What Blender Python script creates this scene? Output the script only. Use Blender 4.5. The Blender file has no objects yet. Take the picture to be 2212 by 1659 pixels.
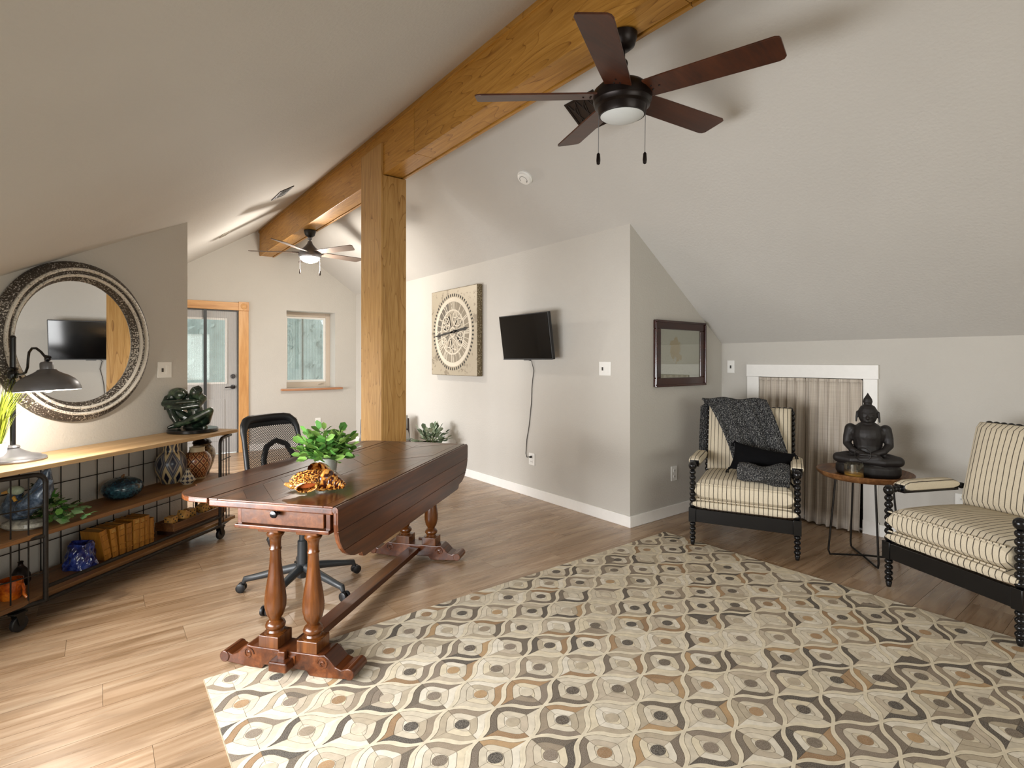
import bpy, bmesh, math, random
from mathutils import Matrix, Vector
random.seed(7)
R = math.radians
PI = math.pi
sc = bpy.context.scene
COL = sc.collection

# ------------------------------------------------------------------ camera, world, lights, exposure
cam_d = bpy.data.cameras.new('camera')
cam = bpy.data.objects.new('camera', cam_d)
COL.objects.link(cam)
cam.location = (0, 0, 1.32)
cam.rotation_euler = (R(90), 0, -0.658831)
cam_d.sensor_fit = 'HORIZONTAL'
cam_d.sensor_width = 36
cam_d.lens = 36 * 1147.4 / 2212
cam_d.shift_y = -(829.5 - 779.7) / 2212
cam_d.clip_start = 0.02
sc.camera = cam
sc.view_settings.view_transform = 'Standard'
sc.view_settings.look = 'None'
sc.view_settings.gamma = 1
sc.view_settings.use_curve_mapping = False
sc.view_settings.exposure = 0.16
sc.cycles.use_denoising = True
sc.cycles.max_bounces = 10
sc.cycles.sample_clamp_indirect = 6.0

world = bpy.data.worlds.new('world')
sc.world = world
world.use_nodes = True
wb = world.node_tree.nodes['Background']
wb.inputs[0].default_value = (0.92, 0.94, 0.96, 1)
wb.inputs[1].default_value = 3.0


def light(name, kind, loc, power, color, rot=None, size=None, size_y=None, radius=None, aim=None, spread=None):
    d = bpy.data.lights.new(name, kind)
    d.energy = power
    d.color = color
    if kind == 'AREA':
        d.shape = 'RECTANGLE'
        d.size = size
        d.size_y = size_y
        if spread:
            d.spread = math.radians(spread)
    if radius is not None:
        d.shadow_soft_size = radius
    o = bpy.data.objects.new(name, d)
    COL.objects.link(o)
    o.location = loc
    if aim is not None:
        o.rotation_euler = (Vector(aim) - Vector(loc)).to_track_quat('-Z', 'Y').to_euler()
    elif rot:
        o.rotation_euler = rot
    return o


# daylight through the gable windows behind the camera; the left side fill is added
light('daylight_gable', 'AREA', (1.55, -3.1, 1.45), 44, (1.0, 0.94, 0.84), rot=(R(90), 0, 0), size=3.0, size_y=1.5)
light('fill_knee', 'AREA', (-0.80, 1.9, 0.86), 62, (0.98, 0.98, 1.0), rot=(R(81), 0, R(-90)), size=2.2, size_y=0.9, spread=120)  # added fill from an unseen opening, brightens left floor and right slope
light('fill_far_left', 'AREA', (-0.80, 6.5, 0.90), 76, (0.98, 0.98, 1.0), rot=(R(74), 0, R(-90)), size=2.2, size_y=1.0, spread=110)  # added fill from an unseen opening, lifts the far room and right wall


# ------------------------------------------------------------------ colours and materials
def lin(h, a=1.0):
    h = h.lstrip('#')
    out = []
    for i in (0, 2, 4):
        c = int(h[i:i + 2], 16) / 255
        out.append(c / 12.92 if c <= 0.04045 else ((c + 0.055) / 1.055) ** 2.4)
    return (out[0], out[1], out[2], a)


class NT:
    """small helper round one material's node tree"""

    def __init__(s, name, rough=0.5, metal=0.0, color='#888888', spec=None):
        s.m = bpy.data.materials.new(name)
        s.m.use_nodes = True
        s.t = s.m.node_tree
        s.b = s.t.nodes['Principled BSDF']
        s.out = s.t.nodes['Material Output']
        s.b.inputs['Roughness'].default_value = rough
        s.b.inputs['Metallic'].default_value = metal
        s.b.inputs['Base Color'].default_value = lin(color)
        if spec is not None:
            s.b.inputs['Specular IOR Level'].default_value = spec

    def n(s, typ, **kw):
        nd = s.t.nodes.new(typ)
        for k, v in kw.items():
            if isinstance(v, tuple) and len(v) == 2 and v[0] == 'in':
                continue
            setattr(nd, k, v)
        return nd

    def l(s, a, b):
        s.t.links.new(a, b)

    def coord(s, scale=(1, 1, 1), kind='Object', rot=(0, 0, 0), rnd=False):
        tc = s.n('ShaderNodeTexCoord')
        mp = s.n('ShaderNodeMapping')
        s.l(tc.outputs[kind], mp.inputs[0])
        mp.inputs['Scale'].default_value = scale
        mp.inputs['Rotation'].default_value = rot
        if rnd:
            oi = s.n('ShaderNodeObjectInfo')
            mu = s.n('ShaderNodeMath', operation='MULTIPLY')
            mu.inputs[1].default_value = 37.0
            s.l(oi.outputs['Random'], mu.inputs[0])
            cb = s.n('ShaderNodeCombineXYZ')
            for i in range(3):
                s.l(mu.outputs[0], cb.inputs[i])
            s.l(cb.outputs[0], mp.inputs['Location'])
        return mp.outputs[0]

    def noise(s, vec, scale=5, detail=4, rough=0.55, dist=0.0):
        nd = s.n('ShaderNodeTexNoise')
        nd.inputs['Scale'].default_value = scale
        nd.inputs['Detail'].default_value = detail
        nd.inputs['Roughness'].default_value = rough
        nd.inputs['Distortion'].default_value = dist
        if vec is not None:
            s.l(vec, nd.inputs['Vector'])
        return nd.outputs['Fac']

    def wave(s, vec, scale, dist=0, detail=2, dscale=1, direction='X', profile='SIN', typ='BANDS'):
        nd = s.n('ShaderNodeTexWave', wave_type=typ, wave_profile=profile)
        if typ == 'BANDS':
            nd.bands_direction = direction
        else:
            nd.rings_direction = direction
        nd.inputs['Scale'].default_value = scale
        nd.inputs['Distortion'].default_value = dist
        nd.inputs['Detail'].default_value = detail
        nd.inputs['Detail Scale'].default_value = dscale
        s.l(vec, nd.inputs['Vector'])
        return nd.outputs['Fac']

    def voro(s, vec, scale, feature='F1', out='Distance'):
        nd = s.n('ShaderNodeTexVoronoi', feature=feature)
        nd.inputs['Scale'].default_value = scale
        s.l(vec, nd.inputs['Vector'])
        return nd.outputs[out]

    def ramp(s, fac, stops, interp='LINEAR'):
        nd = s.n('ShaderNodeValToRGB')
        nd.color_ramp.interpolation = interp
        el = nd.color_ramp.elements
        while len(el) < len(stops):
            el.new(0.5)
        for e, (p, c) in zip(el, stops):
            e.position = p
            e.color = lin(c) if isinstance(c, str) else (c, c, c, 1)
        s.l(fac, nd.inputs[0])
        return nd.outputs[0]

    def mix(s, fac, a, b, mode='MIX'):
        nd = s.n('ShaderNodeMix', data_type='RGBA', blend_type=mode)
        for idx, v in ((0, fac), (6, a), (7, b)):
            sock = nd.inputs[idx]
            if isinstance(v, (int, float)):
                sock.default_value = v if idx == 0 else (v, v, v, 1)
            elif isinstance(v, str):
                sock.default_value = lin(v)
            else:
                s.l(v, sock)
        return nd.outputs[2]

    def math(s, op, a, b=0.0, c=0.0):
        nd = s.n('ShaderNodeMath', operation=op)
        for i, v in enumerate((a, b, c)):
            if isinstance(v, (int, float)):
                nd.inputs[i].default_value = v
            else:
                s.l(v, nd.inputs[i])
        return nd.outputs[0]

    def sep(s, vec):
        nd = s.n('ShaderNodeSeparateXYZ')
        s.l(vec, nd.inputs[0])
        return nd.outputs

    def base(s, c):
        s.l(c, s.b.inputs['Base Color'])

    def rough(s, c):
        s.l(c, s.b.inputs['Roughness'])

    def bump(s, h, strength=0.2, dist=0.01):
        nd = s.n('ShaderNodeBump')
        nd.inputs['Strength'].default_value = strength
        nd.inputs['Distance'].default_value = dist
        s.l(h, nd.inputs['Height'])
        s.l(nd.outputs[0], s.b.inputs['Normal'])


def plain(name, color, rough=0.5, metal=0.0, var=0.08, scale=30, bump=0.0, spec=None):
    n = NT(name, rough, metal, color, spec)
    v = n.coord()
    f = n.noise(v, scale, 3)
    c = n.mix(n.ramp(f, [(0.3, 1 - var * 2), (0.7, 1.0)]), '#000000', color)
    c = n.mix(1.0, color, n.ramp(f, [(0.3, 1 - var), (0.7, 1.0)]), 'MULTIPLY')
    n.base(c)
    if bump:
        n.bump(f, bump, 0.004)
    return n.m


def wall_paint(name, color, bscale=110, strength=0.25):
    n = NT(name, 0.75, 0, color, 0.25)
    v = n.coord()
    big = n.noise(v, 1.3, 2)
    n.base(n.mix(1.0, color, n.ramp(big, [(0.3, 0.95), (0.7, 1.0)]), 'MULTIPLY'))
    n.bump(n.noise(v, bscale, 2, 0.5), strength, 0.004)
    return n.m


def wood(name, dark, mid, light_, axis='X', grain=9.0, rough=0.4, rnd=False, rings=None, contrast=1.0, bump=0.08, coat=0.0):
    """grain stretched along one axis; rings adds cathedral figure"""
    n = NT(name, rough)
    ax = 'XYZ'.index(axis)
    sc1 = [grain * 6] * 3
    sc1[ax] = grain * 0.35
    v = n.coord(tuple(sc1), rnd=rnd)
    fine = n.noise(v, 1.0, 5, 0.65, 0.4)
    sc2 = [grain] * 3
    sc2[ax] = grain * 0.10
    v2 = n.coord(tuple(sc2), rnd=rnd)
    broad = n.noise(v2, 1.0, 3, 0.5, 0.6)
    if rings:
        sc3 = [rings] * 3
        sc3[ax] = rings * 0.13
        v3 = n.coord(tuple(sc3), rnd=rnd)
        body = n.noise(v3, 0.6, 1, 0.4, 0.2)
        w = n.math('FRACT', n.math('MULTIPLY', body, 14.0))
        w = n.ramp(w, [(0.0, 0.0), (0.12, 0.75), (1.0, 1.0)])
        f = n.math('ADD', n.math('MULTIPLY', w, 0.26), n.math('MULTIPLY', fine, 0.74))
    else:
        f = n.math('ADD', n.math('MULTIPLY', broad, 0.55), n.math('MULTIPLY', fine, 0.45))
    c = n.ramp(f, [(0.5 - 0.2 / contrast, dark), (0.5, mid), (0.5 + 0.2 / contrast, light_)])
    if rnd:
        oi = n.n('ShaderNodeObjectInfo')
        c = n.mix(1.0, c, n.ramp(oi.outputs['Random'], [(0.0, 0.86), (1.0, 1.06)]), 'MULTIPLY')
    n.base(c)
    n.bump(fine, bump, 0.003)
    if coat:
        n.b.inputs['Coat Weight'].default_value = coat
        n.b.inputs['Coat Roughness'].default_value = 0.12
    return n.m


M = {}
M['wall'] = wall_paint('greige wall paint', '#c6c2ba', 75, 0.5)
M['ceiling'] = wall_paint('ceiling paint', '#c7c4be', 60, 0.35)
M['white'] = plain('white trim paint', '#f3f1ec', 0.4, var=0.03)
M['plate'] = plain('white plastic', '#ecebe6', 0.35, var=0.02)
M['slot'] = plain('dark slot', '#3a3833', 0.6)
M['oak_y'] = wood('oak along the beam', '#7d4d14', '#a8752c', '#bd8a3e', 'Y', 9, 0.42, rings=11, rnd=True)
M['oak_z'] = wood('oak along the post', '#7a5326', '#a57a3e', '#bb9256', 'Z', 9, 0.42, rings=11, rnd=True)
M['oak_trim'] = wood('light oak casing', '#b07a44', '#cf9c62', '#deb07a', 'Z', 12, 0.45)
M['oak_trim_x'] = wood('light oak casing flat', '#b07a44', '#cf9c62', '#deb07a', 'X', 12, 0.45)
M['gap'] = plain('dark joint', '#2a1c10', 0.9)


def floor_mat():
    n = NT('vinyl plank floor', 0.33)
    v = n.coord((1.3, 9, 9), rnd=True)
    a = n.noise(v, 1.2, 4, 0.6, 0.8)
    v2 = n.coord((1.6, 55, 55), rnd=True)
    b = n.noise(v2, 1.0, 3, 0.5)
    v3 = n.coord((2.2, 7, 7), rnd=True)
    smudge = n.ramp(n.noise(v3, 1.4, 3, 0.6, 0.5), [(0.52, 1.0), (0.78, 0.72)])
    f = n.math('ADD', n.math('MULTIPLY', a, 0.72), n.math('MULTIPLY', b, 0.28))
    c = n.ramp(f, [(0.33, '#876a4c'), (0.5, '#a4876a'), (0.66, '#bba285')])
    c = n.mix(1.0, c, smudge, 'MULTIPLY')
    oi = n.n('ShaderNodeObjectInfo')
    c = n.mix(1.0, c, n.ramp(oi.outputs['Random'], [(0.0, 0.88), (1.0, 1.05)]), 'MULTIPLY')
    n.base(c)
    n.rough(n.ramp(b, [(0.3, 0.24), (0.7, 0.36)]))
    n.b.inputs['Specular IOR Level'].default_value = 0.75
    n.bump(b, 0.05, 0.002)
    return n.m


M['floor'] = floor_mat()
M['table'] = wood('dark stained table wood', '#230d05', '#502810', '#7a4520', 'X', 8, 0.28, rnd=True, bump=0.12, coat=0.10)
M['table_y'] = wood('dark stained board across', '#2b1508', '#583014', '#7f4d26', 'X', 9, 0.28, rnd=True, bump=0.12, coat=0.10)
M['table_leg'] = wood('stained turned wood', '#2a1408', '#59300f', '#7d4a1e', 'Z', 8, 0.26, bump=0.06, coat=0.12)
M['walnut'] = wood('walnut fan blade', '#24100a', '#43200f', '#572d18', 'X', 8, 0.35, bump=0.03)
M['greyblade'] = plain('brown grey fan blade', '#6b5c52', 0.45)
M['bronze'] = plain('dark bronze', '#1d1512', 0.35, 0.6, 0.15)
M['nickel'] = plain('brushed grey metal', '#77777a', 0.38, 0.7)
M['frost'] = plain('frosted lamp glass', '#cfd3d2', 0.45, var=0.02)
M['iron'] = plain('worn iron', '#33302d', 0.42, 0.75, 0.3, 60, 0.1)
M['wire'] = plain('dark wire', '#1c1a19', 0.45, 0.5)
M['black'] = plain('black lacquer', '#0d0d0f', 0.22, var=0.05)
M['black_plastic'] = plain('black plastic', '#17181a', 0.42)
M['grey_plastic'] = plain('dark grey plastic', '#2f3234', 0.4)
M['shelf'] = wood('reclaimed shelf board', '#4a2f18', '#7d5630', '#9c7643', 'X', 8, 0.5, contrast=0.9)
M['shelf_lamplit'] = wood('lamplit reclaimed top board', '#8d6c47', '#b8976c', '#cdb38a', 'X', 8, 0.5, contrast=0.9)  # desk lamp's light painted in as paler, greyer tones of the shelf wood
M['tray'] = wood('mango wood tray', '#3c2412', '#6c4525', '#946a40', 'X', 10, 0.45, contrast=1.2)


def emit(name, color, strength):
    n = NT(name, 0.5)
    n.b.inputs['Base Color'].default_value = lin(color)
    n.b.inputs['Emission Color'].default_value = lin(color)
    n.b.inputs['Emission Strength'].default_value = strength
    return n.m


M['lit'] = emit('lit lamp glass', '#fff0d8', 14)
M['bulb'] = emit('lit bulb', '#fff1dc', 30)


def thin_glass(name, tint, gloss=0.12, rough=0.02):
    n = NT(name)
    t = n.n('ShaderNodeBsdfTransparent')
    t.inputs[0].default_value = lin(tint)
    g = n.n('ShaderNodeBsdfGlossy')
    g.inputs['Roughness'].default_value = rough
    lw = n.n('ShaderNodeLayerWeight')
    lw.inputs[0].default_value = 0.3
    f = n.math('ADD', n.math('MULTIPLY', lw.outputs['Facing'], 0.35), gloss)
    mx = n.n('ShaderNodeMixShader')
    n.l(f, mx.inputs[0])
    n.l(t.outputs[0], mx.inputs[1])
    n.l(g.outputs[0], mx.inputs[2])
    n.l(mx.outputs[0], n.out.inputs[0])
    return n.m


M['pane'] = thin_glass('window glass', '#e4ebe9', 0.10)
M['clear'] = thin_glass('clear glass', '#f2f4f2', 0.14)


def mirror_mat():
    n = NT('mirror silver', 0.01, 1.0, '#e8e8e6')
    v = n.coord()
    n.base(n.mix(n.noise(v, 2, 1), '#e6e6e4', '#eaeae8'))
    return n.m


M['mirror'] = mirror_mat()


def screen_cloth(name, color, thr, period):
    """fine mesh cloth: threads over holes"""
    n = NT(name, 0.8, 0, color)
    v = n.coord()
    x, y, z = n.sep(v)
    fx = n.math('FRACT', n.math('MULTIPLY', x, 1 / period))
    th = n.math('GREATER_THAN', fx, 0.72)
    fac = n.math('ADD', n.math('MULTIPLY', th, 0.2), thr)
    t = n.n('ShaderNodeBsdfTransparent')
    mx = n.n('ShaderNodeMixShader')
    n.l(fac, mx.inputs[0])
    n.l(t.outputs[0], mx.inputs[1])
    n.l(n.b.outputs[0], mx.inputs[2])
    n.l(mx.outputs[0], n.out.inputs[0])
    return n.m


M['screen'] = screen_cloth('insect screen mesh', '#8b8c8f', 0.16, 0.024)


def net_mat():
    n = NT('black office mesh', 0.7, 0, '#1b1c1e')
    v = n.coord((1, 1, 1), rot=(0, R(45), 0))
    x, y, z = n.sep(v)
    p = 110.0
    a = n.math('GREATER_THAN', n.math('FRACT', n.math('MULTIPLY', x, p)), 0.62)
    b = n.math('GREATER_THAN', n.math('FRACT', n.math('MULTIPLY', z, p)), 0.62)
    f = n.math('MAXIMUM', a, b)
    t = n.n('ShaderNodeBsdfTransparent')
    mx = n.n('ShaderNodeMixShader')
    n.l(f, mx.inputs[0])
    n.l(t.outputs[0], mx.inputs[1])
    n.l(n.b.outputs[0], mx.inputs[2])
    n.l(mx.outputs[0], n.out.inputs[0])
    return n.m


M['net'] = net_mat()


def stripe_mat():
    n = NT('ticking stripe linen', 0.85, 0, '#d8cdb4', 0.2)
    v = n.coord()
    x, y, z = n.sep(v)
    wob = n.math('MULTIPLY', n.math('SUBTRACT', n.noise(v, 9, 2), 0.5), 0.006)
    f = n.math('FRACT', n.math('MULTIPLY', n.math('ADD', x, wob), 1 / 0.0285))
    d = n.math('ABSOLUTE', n.math('SUBTRACT', f, 0.5))
    s = n.ramp(d, [(0.05, '#4c443b'), (0.10, '#d6cab2')])
    n.base(n.mix(1.0, s, n.ramp(n.noise(v, 180, 2), [(0.3, 0.9), (0.7, 1.0)]), 'MULTIPLY'))
    n.bump(n.noise(v, 300, 2), 0.15, 0.002)
    return n.m


M['stripe'] = stripe_mat()


def knit_mat():
    n = NT('charcoal knit wool', 0.95, 0, '#333333', 0.1)
    v = n.coord()
    w = n.wave(n.coord((1, 1, 0.35)), 22, 10, 3, 2.5)
    sp = n.noise(v, 150, 3, 0.75)
    c = n.ramp(sp, [(0.40, '#212224'), (0.52, '#4a4b4d'), (0.66, '#bab9b4')])
    n.base(n.mix(0.5, c, n.mix(1.0, c, n.ramp(w, [(0.1, 0.45), (0.7, 1.1)]), 'MULTIPLY')))
    n.bump(n.math('ADD', w, sp), 0.8, 0.01)
    return n.m


M['knit'] = knit_mat()
M['velvet'] = plain('black pillow cloth', '#0e0e10', 0.9, var=0.2, scale=80, bump=0.3, spec=0.1)


def curtain_mat():
    n = NT('sheer striped curtain', 0.85, 0, '#b5aca0', 0.1)
    v = n.coord()
    x, y, z = n.sep(v)
    a = n.noise(n.coord((1, 140, 1)), 1.0, 3, 0.7)
    b = n.noise(n.coord((1, 3, 260)), 1.0, 2)
    c = n.ramp(a, [(0.3, '#a3988b'), (0.5, '#c9beb0'), (0.68, '#ddd5c9')])
    n.base(n.mix(1.0, c, n.ramp(b, [(0.3, 0.88), (0.7, 1.0)]), 'MULTIPLY'))
    return n.m


M['curtain'] = curtain_mat()


def hide_mat():
    n = NT('patchwork hide', 0.75, 0, '#cccccc', 0.2)
    at = n.n('ShaderNodeVertexColor', layer_name='Col')
    v = n.coord()
    sp = n.ramp(n.noise(v, 420, 2, 0.7), [(0.35, 0.0), (0.65, 1.0)])
    hs = n.n('ShaderNodeSeparateColor', mode='HSV')
    n.l(at.outputs[0], hs.inputs[0])
    # the darker the hide, the stronger its salt and pepper hair
    k = n.math('SUBTRACT', 1.0, hs.outputs[2])
    lo = n.mix(1.0, at.outputs[0], n.ramp(n.noise(v, 30, 2), [(0.3, 0.82), (0.7, 1.0)]), 'MULTIPLY')
    n.base(n.mix(n.math('MULTIPLY', n.math('MULTIPLY', sp, k), 0.34), lo, '#d8cfc0'))
    n.bump(sp, 0.1, 0.002)
    return n.m


M['hide'] = hide_mat()
M['cord'] = plain('cream rug cord', '#a89a84', 0.85, var=0.06, scale=60, spec=0.1)


def distressed(name, dark, lightc, thr=0.5, scale=70):
    n = NT(name, 0.5, 0.15)
    v = n.coord()
    big = n.noise(v, 4, 2)
    a = n.noise(v, scale, 4, 0.75)
    f = n.math('ADD', n.math('MULTIPLY', a, 0.85), n.math('MULTIPLY', big, 0.25))
    n.base(n.ramp(f, [(thr, dark), (thr + 0.035, lightc)]))
    n.bump(a, 0.3, 0.003)
    return n.m


M['frame_dark'] = distressed('distressed mirror band', '#3b342e', '#cfc9bf', 0.60, 110)
M['frame_light'] = distressed('silvered mirror bead', '#8d877d', '#d9d4ca', 0.47, 110)
M['clock'] = distressed('aged clock canvas', '#8b806d', '#ada28d', 0.46, 10)
M['clock_edge'] = distressed('worn clock side', '#6f6146', '#b5a98d', 0.58, 60)


def glaze(name, c1, c2, c3, scale=60, rough=0.12):
    n = NT(name, rough)
    v = n.coord()
    f = n.noise(v, scale, 4, 0.7)
    g = n.noise(v, scale * 0.12, 2)
    n.base(n.ramp(n.math('ADD', n.math('MULTIPLY', f, 0.7), n.math('MULTIPLY', g, 0.4)), [(0.42, c1), (0.55, c2), (0.68, c3)]))
    n.b.inputs['Coat Weight'].default_value = 0.4
    return n.m


M['teal_glaze'] = glaze('teal speckled glaze', '#0c1d28', '#18384a', '#3d6b78')
M['cobalt'] = glaze('cobalt glaze', '#060c2e', '#10206a', '#3f56a8', 24)
M['goose'] = glaze('blue grey stoneware', '#23303f', '#3e4f63', '#74859a', 30, 0.25)
M['goose_base'] = glaze('pale stone base', '#6d6a63', '#8f8b80', '#bdb8a8', 40, 0.5)
M['verdigris'] = glaze('dark green bronze', '#0a0f0b', '#1a2a20', '#4d5d45', 22, 0.28)
M['buddha'] = plain('dark carved wood', '#1c1715', 0.55, var=0.3, scale=40, bump=0.15)
M['orange_glaze'] = glaze('amber glaze', '#5a2206', '#a5480c', '#d97a1c', 14)
M['leather'] = wood('tan leather binding', '#7a4812', '#ab7222', '#c68f3c', 'Z', 14, 0.5, rnd=True)
M['pages'] = plain('old paper', '#b08a4e', 0.8)
M['gilt'] = plain('faded gilt', '#d8b56a', 0.4, 0.3)
M['dice'] = wood('pale wooden die', '#a0702f', '#c4934a', '#d6ab68', 'X', 16, 0.5)
M['dark_wood'] = wood('very dark wood', '#1c100a', '#33201a', '#4a3024', 'X', 9, 0.4)


def vase_mat(name, kind):
    n = NT(name, 0.3)
    tc = n.n('ShaderNodeTexCoord')
    u, v, _ = n.sep(tc.outputs['UV'])

    def tri(val, k):
        return n.math('ABSOLUTE', n.math('SUBTRACT', n.math('FRACT', n.math('MULTIPLY', val, k)), 0.5))
    if kind == 'blue':
        p = n.math('ADD', tri(u, 7), tri(v, 2.2))
        loz = n.ramp(p, [(0.20, '#1c2338'), (0.24, '#d9c79c'), (0.42, '#d9c79c'), (0.46, '#1b2236'), (0.52, '#8b8c8e'), (0.62, '#2a3350'), (0.70, '#9a958b'), (0.8, '#20283e')])
        c = n.mix(n.ramp(v, [(0.80, 0.0), (0.81, 1.0)]), loz, n.ramp(tri(v, 40), [(0.25, '#3a3f50'), (0.3, '#bfb59c')]))
        n.base(n.mix(n.ramp(v, [(0.95, 0.0), (0.96, 1.0)]), c, '#1a1d29'))
    elif kind == 'red':
        a = tri(n.math('ADD', n.math('MULTIPLY', u, 11), n.math('MULTIPLY', v, 6)), 1)
        b = tri(n.math('SUBTRACT', n.math('MULTIPLY', u, 11), n.math('MULTIPLY', v, 6)), 1)
        m = n.math('MINIMUM', a, b)
        loz = n.ramp(m, [(0.06, '#3f1a10'), (0.10, '#b9764a'), (0.2, '#c9a26e'), (0.3, '#8d4a2c')])
        band = n.ramp(v, [(0.0, '#a5231c'), (0.10, '#a5231c'), (0.105, '#d8c49a'), (0.17, '#d8c49a'), (0.175, '#000000'), (0.70, '#000000'), (0.705, '#d2c3a0'), (0.9, '#cfc0a0'), (0.905, '#a5231c')], 'CONSTANT')
        msk = n.ramp(v, [(0.0, 0.0), (0.174, 0.0), (0.175, 1.0), (0.70, 1.0), (0.705, 0.0)], 'CONSTANT')
        n.base(n.mix(msk, band, loz))
    elif kind == 'tagine':
        p = tri(n.math('ADD', n.math('MULTIPLY', u, 9), 0.0), 1)
        n.base(n.mix(n.ramp(v, [(0.2, 0.0), (0.21, 1.0)]), '#b9ac92', n.ramp(n.math('ADD', p, tri(v, 5)), [(0.35, '#2b3042'), (0.5, '#b8ab90')])))
    else:
        f = n.voro(n.coord(), 45)
        n.base(n.ramp(f, [(0.15, '#2a1d14'), (0.4, '#5d4630'), (0.7, '#8d7a55')]))
    n.b.inputs['Coat Weight'].default_value = 0.3
    return n.m


M['vase_blue'] = vase_mat('blue lozenge pottery', 'blue')
M['vase_red'] = vase_mat('red lattice pottery', 'red')
M['vase_tag'] = vase_mat('small tagine pottery', 'tagine')
M['vase_dark'] = vase_mat('dark lidded pottery', 'dark')


def leaf_mat(name, c1, c2, c3, scale=18):
    n = NT(name, 0.45, 0, c2)
    oi = n.n('ShaderNodeObjectInfo')
    v = n.coord()
    f = n.math('ADD', n.math('MULTIPLY', n.noise(v, scale, 3), 0.6), n.math('MULTIPLY', oi.outputs['Random'], 0.4))
    n.base(n.ramp(f, [(0.3, c1), (0.5, c2), (0.72, c3)]))
    n.b.inputs['Subsurface Weight'].default_value = 0.0
    return n.m


M['leaf'] = leaf_mat('fresh green leaf', '#3a6b28', '#659a45', '#a3c766')
M['leaf_dusty'] = leaf_mat('dusty green leaf', '#42553f', '#718468', '#b9c4ab', 30)
M['ivy'] = leaf_mat('dark ivy leaf', '#1f3a1a', '#3b6030', '#a8bd86', 40)
M['grass'] = leaf_mat('yellow green blades', '#55641a', '#87932c', '#b3b850', 14)
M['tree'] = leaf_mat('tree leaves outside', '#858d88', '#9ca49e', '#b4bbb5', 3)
M['bark'] = plain('bark', '#5a4a3c', 0.9)
M['stem'] = plain('plant stem', '#4b5a2c', 0.7)


def shell_mat():
    n = NT('triton shell', 0.22)
    tc = n.n('ShaderNodeTexCoord')
    mp = n.n('ShaderNodeMapping')
    n.l(tc.outputs['UV'], mp.inputs[0])
    mp.inputs['Scale'].default_value = (46, 9, 1)
    f = n.noise(mp.outputs[0], 1.0, 2, 0.5, 0.5)
    n.base(n.ramp(f, [(0.47, '#38140a'), (0.51, '#a85d1c'), (0.58, '#d89a44'), (0.7, '#e6bb74')]))
    n.b.inputs['Coat Weight'].default_value = 0.5
    return n.m


M['shell'] = shell_mat()
M['shell_in'] = plain('shell mouth', '#a8572c', 0.25)
M['tv'] = plain('black tv screen', '#050506', 0.08, var=0.02)
M['tv_case'] = plain('tv case', '#121214', 0.35)
M['cordm'] = plain('black cable', '#22201e', 0.6)
M['wax'] = plain('amber wax', '#d9a23f', 0.5)
M['grey_cloth'] = plain('grey upholstery', '#8d8880', 0.9, bump=0.2)


def map_mat():
    n = NT('printed county map', 0.8, 0, '#c9c2ac', 0.1)
    v = n.coord()
    x, y, z = n.sep(v)
    a = n.noise(v, 90, 4, 0.8)
    lines = n.ramp(n.voro(v, 55, 'DISTANCE_TO_EDGE'), [(0.0, '#b9b49f'), (0.05, '#d9d4c2')])
    blob = n.noise(v, 9, 3)
    r2 = n.math('ADD', n.math('POWER', n.math('MULTIPLY', n.math('ADD', x, 0.07), 8.5), 2.0), n.math('POWER', n.math('MULTIPLY', n.math('ADD', y, -0.03), 6.0), 2.0))
    core = n.math('SUBTRACT', n.math('ADD', blob, n.math('MULTIPLY', a, 0.5)), n.math('MULTIPLY', r2, 0.55))
    n.base(n.mix(n.ramp(core, [(0.50, 0.0), (0.56, 0.8)]), lines, '#c9a85c'))
    return n.m


M['map'] = map_mat()


def frame_mat():
    return wood('mahogany picture frame', '#180806', '#33130d', '#4c2216', 'X', 14, 0.25, coat=0.3)


M['picframe'] = frame_mat()
M['grille'] = plain('dark bronze grille', '#241a15', 0.4, 0.5)
M['vent_white'] = plain('painted vent', '#c9c2b6', 0.5)
M['door'] = plain('grey painted door', '#c2c0bd', 0.45, var=0.03)
M['vinyl'] = plain('almond vinyl window', '#cdbfae', 0.4, var=0.02)
M['sill'] = wood('stained sill', '#8a5a3c', '#b07c58', '#c29274', 'X', 12, 0.4)


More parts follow.
